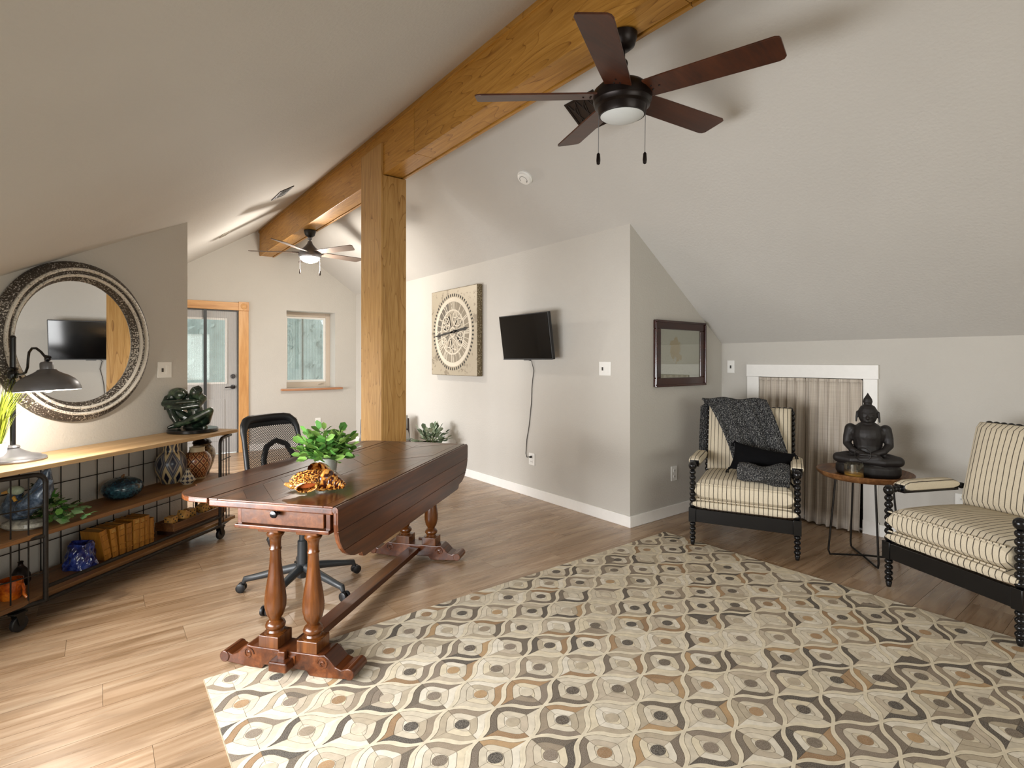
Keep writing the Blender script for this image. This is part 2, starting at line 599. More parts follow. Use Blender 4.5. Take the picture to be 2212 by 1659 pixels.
# ------------------------------------------------------------------ geometry helpers
class MB:
    def __init__(s):
        s.v, s.f, s.sm, s.uv, s.mi, s.cm = [], [], [], {}, [], 0

    def add(s, vs, fs, smooth=False, Mx=None, uvs=None):
        b = len(s.v)
        for p in vs:
            p = Vector(p)
            s.v.append(tuple(Mx @ p) if Mx is not None else tuple(p))
        for i, f in enumerate(fs):
            if uvs:
                s.uv[len(s.f)] = uvs[i]
            s.f.append([b + k for k in f])
            s.sm.append(smooth)
            s.mi.append(s.cm)
        return s

    def box(s, x0, y0, z0, x1, y1, z1, Mx=None):
        vs = [(x0, y0, z0), (x1, y0, z0), (x1, y1, z0), (x0, y1, z0), (x0, y0, z1), (x1, y0, z1), (x1, y1, z1), (x0, y1, z1)]
        return s.add(vs, [(0, 3, 2, 1), (4, 5, 6, 7), (0, 1, 5, 4), (1, 2, 6, 5), (2, 3, 7, 6), (3, 0, 4, 7)], False, Mx)

    def cbox(s, c, d, Mx=None):
        return s.box(c[0] - d[0] / 2, c[1] - d[1] / 2, c[2] - d[2] / 2, c[0] + d[0] / 2, c[1] + d[1] / 2, c[2] + d[2] / 2, Mx)

    def lathe(s, prof, seg=24, Mx=None, smooth=True, cap=True):
        """prof: (radius, height) from bottom to top round z"""
        vs, fs, uv = [], [], []
        L = [0]
        for (a, b), (c, d) in zip(prof, prof[1:]):
            L.append(L[-1] + math.hypot(a - c, b - d))
        tot = L[-1] or 1
        for r, h in prof:
            for k in range(seg):
                a = 2 * PI * k / seg
                vs.append((r * math.cos(a), r * math.sin(a), h))
        for i in range(len(prof) - 1):
            for k in range(seg):
                k2 = (k + 1) % seg
                fs.append((i * seg + k, i * seg + k2, (i + 1) * seg + k2, (i + 1) * seg + k))
                u0, u1, v0, v1 = k / seg, (k + 1) / seg, L[i] / tot, L[i + 1] / tot
                uv.append([(u0, v0), (u1, v0), (u1, v1), (u0, v1)])
        if cap:
            if prof[0][0] > 1e-5:
                fs.append(tuple(range(seg - 1, -1, -1)))
                uv.append([(0, 0)] * seg)
            if prof[-1][0] > 1e-5:
                n = (len(prof) - 1) * seg
                fs.append(tuple(range(n, n + seg)))
                uv.append([(0, 1)] * seg)
        return s.add(vs, fs, smooth, Mx, uv)

    def ball(s, c, r, seg=12, Mx=None):
        if isinstance(r, (int, float)):
            r = (r, r, r)
        n = max(6, seg // 2 + 2)
        prof = [(max(1e-4, math.sin(PI * i / n)), -math.cos(PI * i / n)) for i in range(n + 1)]
        T = Matrix.Translation(c) @ Matrix.Diagonal((r[0], r[1], r[2], 1))
        return s.lathe(prof, seg, (Mx @ T) if Mx is not None else T, True, False)

    def tube(s, path, r, seg=8, Mx=None, closed=False, cap=True):
        P = [Vector(p) for p in path]
        n = len(P)
        rr = r if isinstance(r, (list, tuple)) else [r] * n
        vs, fs = [], []
        nrm = None
        for i in range(n):
            if closed:
                t = (P[(i + 1) % n] - P[i - 1]).normalized()
            else:
                t = (P[min(i + 1, n - 1)] - P[max(i - 1, 0)])
                t = t.normalized() if t.length > 1e-9 else Vector((0, 0, 1))
            if nrm is None:
                nrm = t.orthogonal().normalized()
            nrm = (nrm - t * nrm.dot(t))
            nrm = nrm.normalized() if nrm.length > 1e-6 else t.orthogonal().normalized()
            b = t.cross(nrm)
            for k in range(seg):
                a = 2 * PI * k / seg
                vs.append(P[i] + (nrm * math.cos(a) + b * math.sin(a)) * rr[i])
        m = n if closed else n - 1
        for i in range(m):
            j = (i + 1) % n
            for k in range(seg):
                k2 = (k + 1) % seg
                fs.append((i * seg + k, i * seg + k2, j * seg + k2, j * seg + k))
        if cap and not closed:
            fs.append(tuple(range(seg - 1, -1, -1)))
            fs.append(tuple(range((n - 1) * seg, n * seg)))
        return s.add(vs, fs, True, Mx)

    def prism(s, poly, a, b, plane='xy', Mx=None, smooth=False):
        """poly extruded from a to b along the axis missing from plane"""
        def p3(q, h):
            return {'xy': (q[0], q[1], h), 'xz': (q[0], h, q[1]), 'yz': (h, q[0], q[1])}[plane]
        n = len(poly)
        area = sum(poly[i][0] * poly[(i + 1) % n][1] - poly[(i + 1) % n][0] * poly[i][1] for i in range(n))
        if (area < 0) != (plane == 'xz'):
            poly = poly[::-1]
        vs = [p3(q, a) for q in poly] + [p3(q, b) for q in poly]
        fs = [tuple(range(n - 1, -1, -1)), tuple(range(n, 2 * n))]
        if (b < a):
            fs = [tuple(reversed(f)) for f in fs]
        for i in range(n):
            j = (i + 1) % n
            q = (i, j, n + j, n + i)
            fs.append(q if b > a else tuple(reversed(q)))
        return s.add(vs, fs, smooth, Mx)

    def grid(s, fn, nu, nv, Mx=None, smooth=True):
        vs = [fn(i / nu, j / nv) for j in range(nv + 1) for i in range(nu + 1)]
        fs, uv = [], []
        for j in range(nv):
            for i in range(nu):
                a = j * (nu + 1) + i
                fs.append((a, a + 1, a + nu + 2, a + nu + 1))
                uv.append([(i / nu, j / nv), ((i + 1) / nu, j / nv), ((i + 1) / nu, (j + 1) / nv), (i / nu, (j + 1) / nv)])
        return s.add(vs, fs, smooth, Mx, uv)

    def mesh(s, name, mats):
        me = bpy.data.meshes.new(name)
        me.from_pydata(s.v, [], s.f)
        me.polygons.foreach_set('use_smooth', s.sm)
        me.polygons.foreach_set('material_index', s.mi)
        if s.uv:
            ul = me.uv_layers.new(name='UVMap')
            for i, p in enumerate(me.polygons):
                u = s.uv.get(i)
                if u:
                    for k, li in enumerate(p.loop_indices):
                        ul.data[li].uv = u[k]
        for m in (mats if isinstance(mats, (list, tuple)) else [mats]):
            me.materials.append(M[m] if isinstance(m, str) else m)
        if any(s.sm):
            me.set_sharp_from_angle(angle=R(42))
        me.update()
        return me

    def obj(s, name, mats, parent=None, bevel=0.0, solid=0.0, subsurf=0, loc=None, rot=None):
        o = bpy.data.objects.new(name, s.mesh(name, mats))
        COL.objects.link(o)
        if parent:
            o.parent = parent
        if loc:
            o.location = loc
        if rot:
            o.rotation_euler = rot
        if solid:
            md = o.modifiers.new('solid', 'SOLIDIFY')
            md.thickness = solid
            md.offset = 0
        if bevel:
            md = o.modifiers.new('bevel', 'BEVEL')
            md.width = bevel
            md.segments = 2
            md.limit_method = 'ANGLE'
            md.angle_limit = R(40)
        if subsurf:
            md = o.modifiers.new('sub', 'SUBSURF')
            md.levels = md.render_levels = subsurf
        return o


def link_mesh(name, me, parent, loc=(0, 0, 0), rot=(0, 0, 0), scale=(1, 1, 1)):
    o = bpy.data.objects.new(name, me)
    COL.objects.link(o)
    o.parent = parent
    o.location, o.rotation_euler, o.scale = loc, rot, scale
    return o


def tag(o, label, cat, group=None, kind=None):
    o['label'] = label
    if cat:
        o['category'] = cat
    if group:
        o['group'] = group
    if kind:
        o['kind'] = kind
    return o


def thing(name, label, cat, loc=(0, 0, 0), rz=0.0, group=None):
    o = bpy.data.objects.new(name, None)
    o.empty_display_size = 0.05
    COL.objects.link(o)
    o.location = loc
    o.rotation_euler = (0, 0, rz)
    return tag(o, label, cat, group)


def struct(name):
    o = bpy.data.objects.new(name, None)
    COL.objects.link(o)
    o['kind'] = 'structure'
    return o


def S(o):
    o['kind'] = 'structure'
    return o


def dup(root, loc, rz, label, group=None):
    r = root.copy()
    COL.objects.link(r)
    r.location = loc
    r.rotation_euler = (0, 0, rz)
    r['label'] = label
    if group:
        r['group'] = group
    for ch in list(root.children):
        c = ch.copy()
        COL.objects.link(c)
        c.parent = r
        for g in list(ch.children):
            d = g.copy()
            COL.objects.link(d)
            d.parent = c
    return r


def fused(name, build, mat, parent, voxel, smooth=4, loc=None):
    """overlapping bodies grown together into one continuous skin"""
    b = MB()
    build(b)
    o = b.obj(name, mat, parent, loc=loc)
    md = o.modifiers.new('join', 'REMESH')
    md.mode = 'VOXEL'
    md.voxel_size = voxel
    md.use_smooth_shade = True
    sm = o.modifiers.new('smooth', 'SMOOTH')
    sm.factor = 0.5
    sm.iterations = smooth
    return o


def limb(b, pts, rad, seg=12):
    """tapered limb with rounded ends"""
    b.tube(pts, rad, seg)
    b.ball(pts[0], rad[0], seg)
    b.ball(pts[-1], rad[-1], seg)


def clip_poly(poly, x0, y0, x1, y1):
    def cut(P, inside, inter):
        out = []
        for i in range(len(P)):
            a, b2 = P[i - 1], P[i]
            ia, ib = inside(a), inside(b2)
            if ib:
                if not ia:
                    out.append(inter(a, b2))
                out.append(b2)
            elif ia:
                out.append(inter(a, b2))
        return out

    def ix(x):
        return lambda a, b2: (x, a[1] + (b2[1] - a[1]) * (x - a[0]) / (b2[0] - a[0]))

    def iy(y):
        return lambda a, b2: (a[0] + (b2[0] - a[0]) * (y - a[1]) / (b2[1] - a[1]), y)
    for ins, it in ((lambda p: p[0] >= x0, ix(x0)), (lambda p: p[0] <= x1, ix(x1)), (lambda p: p[1] >= y0, iy(y0)), (lambda p: p[1] <= y1, iy(y1))):
        if len(poly) < 3:
            return []
        poly = cut(poly, ins, it)
    return poly if len(poly) > 2 else []


# ------------------------------------------------------------------ room shell
XR, XK, YA, YF, YB, XL = 3.317, 4.638, 2.756, 8.472, -3.2, -0.86


def zroof(x):
    return min(3.268 + 0.649 * (x - 1.879), 2.408 + 0.699 * (XR - x))


XRIDGE = 1.987
P0 = Vector((0.529, 4.775, 0))
WM = Matrix.Translation(P0) @ Matrix.Rotation(R(42), 4, 'Z')     # wall behind the mirror: x along, -y into the room

sl = MB().box(-1.0, YB, -0.12, 4.8, 8.6, -0.013)
sl.box(-1.0, YB, -0.013, 4.8, -0.50, 0.0)
floor = S(sl.obj('floor', 'floor'))
plank_full = MB().box(-0.6094, -0.0892, -0.0125, 0.6094, 0.0892, 0.0).mesh('plank', 'floor')
row = 0
y = -0.50
while y < YF - 0.05:
    x1 = XK if y < YA - 0.02 else XR + 0.05
    x = XL - 1.22 * ((row * 0.37) % 1.0)
    while x < x1:
        a, b = max(x, XL), min(x + 1.22, x1)
        if b - a > 0.05:
            if b - a > 1.21:
                me = plank_full
            else:
                h = (b - a) / 2 - 0.0006
                me = MB().box(-h, -0.0892, -0.0125, h, 0.0892, 0.0).mesh('plank', 'floor')
            link_mesh('plank', me, floor, ((a + b) / 2, y + 0.09, 0))
        x += 1.22
    y += 0.18
    row += 1


def gable(b, x0, x1, zlo, y0, y1, over=0.06):
    xs = [x0] + ([XRIDGE] if x0 < XRIDGE < x1 else []) + [x1]
    b.prism([(x0, zlo), (x1, zlo)] + [(q, zroof(q) + over) for q in reversed(xs)], y0, y1, 'xz')


b = MB()
b.prism([(XR, 0), (XR + 0.12, 0), (XR + 0.12, 2.35), (XR, 2.45)], YA + 0.12, YF + 0.05, 'xz')
S(b.obj('wall_right', 'wall'))
b = MB()
b.prism([(XR, 0), (4.76, 0), (4.76, 1.44), (XR, 2.45)], YA, YA + 0.12, 'xz')
S(b.obj('wall_alcove', 'wall'))
b = MB()
DY0, DY1, DZ = 1.573, 2.389, 1.181
zk = zroof(XK) + 0.04
b.box(XK, YB, 0, XK + 0.12, DY0, zk).box(XK, DY1, 0, XK + 0.12, YA, zk).box(XK, DY0, DZ, XK + 0.12, DY1, zk)
b.box(XK + 0.12, DY0 - 0.1, -0.012, XK + 0.7, DY0 - 0.05, 1.25).box(XK + 0.12, DY1 + 0.05, -0.012, XK + 0.7, DY1 + 0.1, 1.25)
b.box(XK + 0.7, DY0 - 0.1, -0.012, XK + 0.75, DY1 + 0.1, 1.25).box(XK + 0.12, DY0 - 0.1, 1.2, XK + 0.75, DY1 + 0.1, 1.25)
b.box(XK + 0.12, DY0 - 0.1, -0.03, XK + 0.75, DY1 + 0.1, -0.001)
S(b.obj('wall_knee', 'wall'))
b = MB()
b.box(XL - 0.12, YB, 0, XL, 0.8, 1.56).box(XL - 0.12, 3.0, 0, XL, 3.55, 1.56).box(XL - 0.12, 0.8, 0, XL, 3.0, 0.4).box(XL - 0.12, 0.8, 1.32, XL, 3.0, 1.56)
b.box(XL - 0.12, 4.7, 0, XL, 5.4, 1.56).box(XL - 0.12, 7.6, 0, XL, YF + 0.05, 1.56).box(XL - 0.12, 5.4, 0, XL, 7.6, 0.4).box(XL - 0.12, 5.4, 1.4, XL, 7.6, 1.56)
S(b.obj('wall_left', 'wall'))
b = MB()
for q0, q1, lo, hi in ((-0.98, 0.05, 0, None), (0.05, 3.05, 0, 0.7), (0.05, 3.05, 2.2, None), (3.05, 4.76, 0, None)):
    if hi is None:
        gable(b, q0, q1, lo, YB - 0.15, YB)
    else:
        b.box(q0, YB - 0.15, lo, q1, YB, hi)
S(b.obj('wall_back', 'wall'))
b = MB()
YG = YF + 0.34
for q0, q1, lo, hi in ((-0.98, 0.60, 0, None), (0.60, 1.57, 2.046, None), (1.57, 2.23, 0, None),
                       (2.23, 2.973, 0, 0.90), (2.23, 2.973, 2.09, None), (2.973, 3.45, 0, None)):
    if hi is None:
        gable(b, q0, q1, lo, YF, YG)
    else:
        b.box(q0, YF, lo, q1, YG, hi)
S(b.obj('wall_far', 'wall'))
# slanted-in-plan wall that carries the round mirror, top cut by the slope
b = MB()
u0 = -1.88


def zw(u):
    return zroof(0.529 + 0.743 * u) + 0.03


b.prism([(u0, 0), (0, 0), (0, zw(0)), (u0, zw(u0))], 0, 0.12, 'xz', WM)
S(b.obj('wall_mirror', 'wall'))
b = MB()
b.prism([(XL, 0), (0.44, 0), (0.44, zroof(0.44) + 0.03), (XL, zroof(XL) + 0.03)], 4.82, 4.94, 'xz')
S(b.obj('wall_return', 'wall'))
b = MB()
b.prism([(XL - 0.15, zroof(XL - 0.15)), (XRIDGE, zroof(XRIDGE)), (XRIDGE, zroof(XRIDGE) + 0.16), (XL - 0.15, zroof(XL - 0.15) + 0.16)], YB - 0.15, YG, 'xz')
S(b.obj('ceiling', 'ceiling'))
b = MB()
b.prism([(XRIDGE, zroof(XRIDGE)), (4.78, zroof(4.78)), (4.78, zroof(4.78) + 0.16), (XRIDGE, zroof(XRIDGE) + 0.16)], YB - 0.15, YG, 'xz')
S(b.obj('ceiling', 'ceiling'))

# baseboards
S(MB().box(XR - 0.015, YA - 0.015, 0, XR, YF, 0.09).obj('baseboard_right', 'white', bevel=0.003))
S(MB().box(XR - 0.0005, YA - 0.015, 0, XK, YA, 0.09).obj('baseboard_alcove', 'white', bevel=0.003))
S(MB().box(XK - 0.015, -3.1, 0, XK, 1.477, 0.09).box(XK - 0.015, 2.497, 0, XK, YA - 0.015, 0.09).obj('baseboard_knee', 'white', bevel=0.003))
S(MB().box(1.71, YF - 0.015, 0, XR - 0.015, YF, 0.10).obj('baseboard_far', 'white', bevel=0.003))
S(MB().box(u0 + 0.05, -0.015, 0, 0, 0, 0.09, WM).obj('baseboard_mirror', 'white', bevel=0.003))

# white casing round the low attic hatch
tr = struct('trim_1')
MB().box(XK - 0.018, 2.389, 0, XK, 2.496, 1.181).obj('jamb', 'white', tr, bevel=0.002)
MB().box(XK - 0.018, 1.477, 0, XK, 1.573, 1.181).obj('jamb', 'white', tr, bevel=0.002)
MB().box(XK - 0.022, 1.470, 1.182, XK, 2.500, 1.289).obj('header', 'white', tr, bevel=0.002)
MB().box(XK - 0.024, 1.465, 0, XK - 0.018, 1.575, 0.105).obj('plinth', 'white', tr, bevel=0.002)

# ridge beam cased in oak boards
beam = struct('beam')
MB().box(1.885, YB, 2.90, 2.015, YF, 3.26).obj('core', 'gap', beam)
seams = [YB, -0.9, 1.35, 3.585, 6.08, YF]
for y0, y1 in zip(seams, seams[1:]):
    g = 0.002
    MB().box(1.85, y0 + g, 2.866, 1.872, y1 - g, 3.252).obj('fascia_board', 'oak_y', beam, bevel=0.0015)
    MB().box(2.030, y0 + g, 2.866, 2.052, y1 - g, 3.275).obj('fascia_board', 'oak_y', beam, bevel=0.0015)
    MB().box(1.8735, y0 + g, 2.872, 2.020, y1 - g, 2.894).obj('soffit_board', 'oak_y', beam, bevel=0.0015)
for s_, m_ in ((-1, 1.85), ):
    MB().box(1.836, YB, 3.205, 1.851, YF, 3.245).obj('crown_strip', 'oak_y', beam, bevel=0.002)
post = struct('column')
MB().box(1.832, 4.130, 0, 1.8495, 4.560, 3.125).obj('post_board', 'oak_z', post, bevel=0.0015)
MB().box(1.850, 4.132, 0, 2.058, 4.150, 2.862).obj('post_board', 'oak_z', post, bevel=0.0015)
MB().box(2.040, 4.151, 0, 2.058, 4.558, 2.862).obj('post_board', 'oak_z', post, bevel=0.0015)
MB().box(1.850, 4.541, 0, 2.039, 4.559, 2.862).obj('post_board', 'oak_z', post, bevel=0.0015)
MB().box(1.851, 4.151, 0, 2.038, 4.540, 2.862).obj('core', 'gap', post)

# far door with its oak casing
dr = struct('door_1')
leaf = MB()
leaf.box(0.62, YF + 0.03, 0.01, 0.78, YF + 0.07, 2.03).box(1.409, YF + 0.03, 0.01, 1.555, YF + 0.07, 2.03)
leaf.box(0.78, YF + 0.03, 0.01, 1.409, YF + 0.07, 1.008).box(0.78, YF + 0.03, 1.911, 1.409, YF + 0.07, 2.03)
lf = leaf.obj('door_leaf', 'door', dr)
b = MB()
for x0, x1, z0, z1 in ((0.76, 0.79, 0.99, 1.93), (1.40, 1.43, 0.99, 1.93), (0.79, 1.40, 0.99, 1.02), (0.79, 1.40, 1.90, 1.93)):
    b.box(x0, YF + 0.018, z0, x1, YF + 0.03, z1)
b.obj('glass_stop', 'white', lf, bevel=0.003)
MB().box(0.78, YF + 0.045, 1.008, 1.409, YF + 0.051, 1.911).obj('pane', 'pane', lf)
MB().box(0.80, YF + 0.022, 0.18, 1.02, YF + 0.031, 0.78).obj('panel', 'door', lf, bevel=0.008)
MB().box(1.12, YF + 0.022, 0.18, 1.40, YF + 0.031, 0.78).obj('panel', 'door', lf, bevel=0.008)
rot_y = Matrix.Rotation(R(90), 4, 'X')
MB().lathe([(0.001, 0), (0.033, 0), (0.031, 0.02), (0.018, 0.028), (0.001, 0.03)], 20, Matrix.Translation((1.504, YF + 0.03, 1.099)) @ rot_y).obj('deadbolt', 'bronze', dr)
b = MB().lathe([(0.001, 0), (0.034, 0), (0.032, 0.014), (0.014, 0.02), (0.013, 0.05), (0.001, 0.052)], 20, Matrix.Translation((1.504, YF + 0.03, 0.946)) @ rot_y)
b.tube([(1.504, YF - 0.014, 0.946), (1.45, YF - 0.016, 0.948), (1.395, YF - 0.012, 0.941)], [0.010, 0.009, 0.007], 8)
b.obj('lever_handle', 'bronze', dr)
MB().box(1.572, YF - 0.02, 0, 1.702, YF, 2.045).obj('casing_side', 'oak_trim', dr, bevel=0.004)
MB().box(0.46, YF - 0.02, 0, 0.598, YF, 2.045).obj('casing_side', 'oak_trim', dr, bevel=0.004)
MB().box(0.598, YF - 0.02, 2.047, 1.572, YF, 2.160).obj('casing_head', 'oak_trim_x', dr, bevel=0.004)
for x in (1.637, 0.529):
    b = MB().box(x - 0.068, YF - 0.028, 2.046, x + 0.068, YF, 2.172)
    b.lathe([(0.02, 0.0), (0.045, 0.0), (0.040, 0.008), (0.028, 0.002), (0.02, 0.006), (0.001, 0.007)], 20, Matrix.Translation((x, YF - 0.027, 2.108)) @ rot_y)
    b.obj('rosette_block', 'oak_trim', dr, bevel=0.002)
for x0, x1 in ((1.556, 1.572), (0.60, 0.618)):
    MB().box(x0, YF, 0, x1, YF + 0.1, 2.046).obj('jamb', 'slot', dr)
MB().box(0.62, YF, 2.032, 1.556, YF + 0.1, 2.046).obj('jamb', 'slot', dr)
sc_t = thing('screen_curtain', 'grey mesh insect screen with dark centre strip hung over the far door', 'screen', (0, 0, 0))
for x0, x1 in ((0.60, 1.132), (1.168, 1.571)):
    b = MB()
    b.grid(lambda s, t: (x0 + (x1 - x0) * s, YF - 0.004 + 0.004 * math.sin(s * 25), 0.02 + 2.02 * t), 24, 2)
    b.obj('mesh_panel', 'screen', sc_t)
MB().box(1.131, YF - 0.012, 0.02, 1.169, YF - 0.002, 2.044).obj('magnet_strip', 'grey_plastic', sc_t)

# far window
wn = struct('window_1')
y0, y1 = YF + 0.24, YF + 0.31
for nm, x0, x1, z0, z1 in (('frame', 2.231, 2.285, 0.90, 2.09), ('frame', 2.905, 2.972, 0.90, 2.09), ('frame', 2.285, 2.905, 2.02, 2.09), ('frame', 2.285, 2.905, 0.90, 0.985)):
    MB().box(x0, y0, z0, x1, y1, z1).obj(nm, 'vinyl', wn, bevel=0.004)
b = MB()
for x0, x1, z0, z1 in ((2.286, 2.31, 0.986, 2.019), (2.87, 2.904, 0.986, 2.019), (2.31, 2.87, 1.99, 2.019), (2.31, 2.87, 0.986, 1.02)):
    b.box(x0, y0 + 0.012, z0, x1, y1 - 0.01, z1)
b.obj('sash', 'white', wn, bevel=0.003)
MB().box(2.31, y0 + 0.035, 1.02, 2.87, y0 + 0.041, 1.99).obj('pane', 'pane', wn)
MB().box(2.31, y0 + 0.050, 1.02, 2.87, y0 + 0.053, 1.99).obj('insect_screen', 'screen', wn)
MB().box(2.535, y0 + 0.055, 1.02, 2.565, y0 + 0.065, 1.99).obj('screen_bar', 'white', wn)
b = MB().box(2.78, y0 - 0.012, 0.94, 2.86, y0, 0.965)
b.tube([(2.85, y0 - 0.01, 0.955), (2.82, y0 - 0.03, 0.96), (2.77, y0 - 0.03, 0.952)], 0.006, 8)
b.obj('crank_handle', 'vinyl', wn, bevel=0.002)
MB().box(2.145, YF - 0.06, 0.865, 3.08, YF + 0.24, 0.898).obj('sill', 'sill', wn, bevel=0.01)


def side_window(name, box, axis, pos):
    w = struct(name)
    a0, a1, z0, z1 = box
    t = 0.05

    def bar(nm, p0_, p1_, q0, q1, d0, d1, mat):
        if axis == 'y':
            MB().box(p0_, pos + d0, q0, p1_, pos + d1, q1).obj(nm, mat, w)
        else:
            MB().box(pos + d0, p0_, q0, pos + d1, p1_, q1).obj(nm, mat, w)
    bar('frame', a0, a1, z0, z0 + t, -0.04, 0.04, 'vinyl')
    bar('frame', a0, a1, z1 - t, z1, -0.04, 0.04, 'vinyl')
    bar('frame', a0, a0 + t, z0 + t, z1 - t, -0.04, 0.04, 'vinyl')
    bar('frame', a1 - t, a1, z0 + t, z1 - t, -0.04, 0.04, 'vinyl')
    bar('pane', a0 + t, a1 - t, z0 + t, z1 - t, -0.004, 0.004, 'pane')


side_window('window_2', (0.05, 3.05, 0.7, 2.2), 'y', YB - 0.08)
side_window('fill_window_3', (0.8, 3.0, 0.4, 1.32), 'x', XL - 0.06)  # unseen window made up to go with the near left fill light

side_window('fill_window_4', (5.4, 7.6, 0.4, 1.4), 'x', XL - 0.06)  # unseen window added for the fill light of the far room

# trees seen dimly through the far panes
for i, (x, y, r, n) in enumerate(((-1.6, 13.2, 2.0, 4000), (3.0, 15.0, 2.3, 4000), (7.8, 14.4, 2.0, 3000))):
    t = thing('tree', ['pale green tree outside the far door glass', 'grey green tree outside the far window', 'green tree outside, right of the far window'][i], 'tree', (x, y, -3.0), 0, 'trees outside')
    MB().tube([(0, 0, 0), (0.05, 0.03, 1.8), (0, 0, 3.8)], [0.16, 0.13, 0.07], 8).obj('trunk', 'bark', t)
    b = MB()
    rnd = random.Random(i)
    for k in range(n):
        d = Vector((rnd.gauss(0, 1), rnd.gauss(0, 1), rnd.gauss(0, 1))).normalized() * r * rnd.uniform(0.55, 1.0)
        c = Vector((0, 0, 4.4)) + Vector((d.x, d.y, d.z * 1.25))
        a = Vector((rnd.gauss(0, 1), rnd.gauss(0, 1), rnd.gauss(0, 1))).normalized()
        p = a.orthogonal().normalized()
        q = a.cross(p)
        s_ = rnd.uniform(0.05, 0.11)
        b.add([c - p * s_, c - q * s_ * 0.6, c + p * s_, c + q * s_ * 0.6], [(0, 1, 2, 3)])
    b.ball((0, 0, 4.4), (r * 0.85, r * 0.85, r * 1.08), 20)
    b.obj('foliage', 'tree', t)['kind'] = 'stuff'

# ------------------------------------------------------------------ things fixed to walls and ceiling


def orient(o, loc, xa, ya, za):
    m = Matrix.Identity(4)
    for i, a in enumerate((xa, ya, za)):
        a = Vector(a).normalized()
        for k in range(3):
            m[k][i] = a[k]
        m[i][3] = loc[i]
    o.matrix_world = m
    return o


def frame_on(face):
    """axes of something mounted on a surface: x to its right, y up, z out into the room"""
    return {'R': ((0, -1, 0), (0, 0, 1), (-1, 0, 0)), 'A': ((1, 0, 0), (0, 0, 1), (0, -1, 0)), 'F': ((1, 0, 0), (0, 0, 1), (0, -1, 0)),
            'M': ((math.cos(R(42)), math.sin(R(42)), 0), (0, 0, 1), (math.sin(R(42)), -math.cos(R(42)), 0)),
            'CR': ((0, 1, 0), (-1 / 1.22, 0, 0.699 / 1.22), (-0.699 / 1.22, 0, -1 / 1.22)),
            'CL': ((0, -1, 0), (1 / 1.192, 0, 0.649 / 1.192), (0.649 / 1.192, 0, -1 / 1.192))}[face]


def wallplate(name, label, loc, face, w, h, kind):
    t = thing(name, label, 'switch' if 'switch' in name else 'outlet')
    orient(t, loc, *frame_on(face))
    MB().box(-w / 2, -h / 2, 0, w / 2, h / 2, 0.006).obj('plate', 'plate', t, bevel=0.002)
    if kind == 'outlet':
        for s_ in (-1, 1):
            o = MB().box(-0.017, s_ * h * 0.2 - 0.014, 0.006, 0.017, s_ * h * 0.2 + 0.014, 0.009).obj('receptacle', 'plate', t, bevel=0.002)
            b = MB()
            for dx in (-0.007, 0.007):
                b.box(dx - 0.0015, s_ * h * 0.2 - 0.006, 0.009, dx + 0.0015, s_ * h * 0.2 + 0.006, 0.0095)
            b.obj('slots', 'slot', o)
    elif kind == 'blank':
        MB().box(-w * 0.3, -h * 0.3, 0.006, w * 0.3, h * 0.3, 0.008).obj('cover', 'plate', t)
    else:
        n = 2 if w > 0.1 else 1
        for k in range(n):
            cx = (k - (n - 1) / 2) * 0.046
            if k == 0:
                MB().box(cx - 0.006, -0.016, 0.006, cx + 0.006, 0.012, 0.012).obj('toggle', 'slot', t)
            else:
                MB().box(cx - 0.017, -0.034, 0.006, cx + 0.017, 0.034, 0.009).obj('rocker', 'plate', t, bevel=0.002)
    return t


wallplate('light_switch', 'white double switch plate on the wall right of the television', (XR, 3.018, 1.256), 'R', 0.128, 0.115, 'switch')
wallplate('wall_outlet', 'white outlet under the television with a black cable plugged in', (XR, 3.965, 0.366), 'R', 0.086, 0.115, 'outlet')
wallplate('light_switch', 'white double switch plate beside the round mirror', tuple(WM @ Vector((-0.218, 0, 1.255))), 'M', 0.122, 0.115, 'switch')
wallplate('light_switch', 'narrow white switch plate above the spool armchair with the throw', (XK, 2.660, 1.267), 'R', 0.07, 0.115, 'switch')
wallplate('wall_outlet', 'grey white outlet low on the wall under the framed map', (3.891, YA, 0.356), 'A', 0.085, 0.125, 'outlet')
wallplate('wall_outlet', 'white outlet half hidden behind the armrest of the right armchair', (XK, 0.980, 0.356), 'R', 0.082, 0.115, 'outlet')
wallplate('wall_outlet', 'small white outlet cover on the far wall under the window', (2.702, YF, 0.364), 'F', 0.085, 0.125, 'blank')


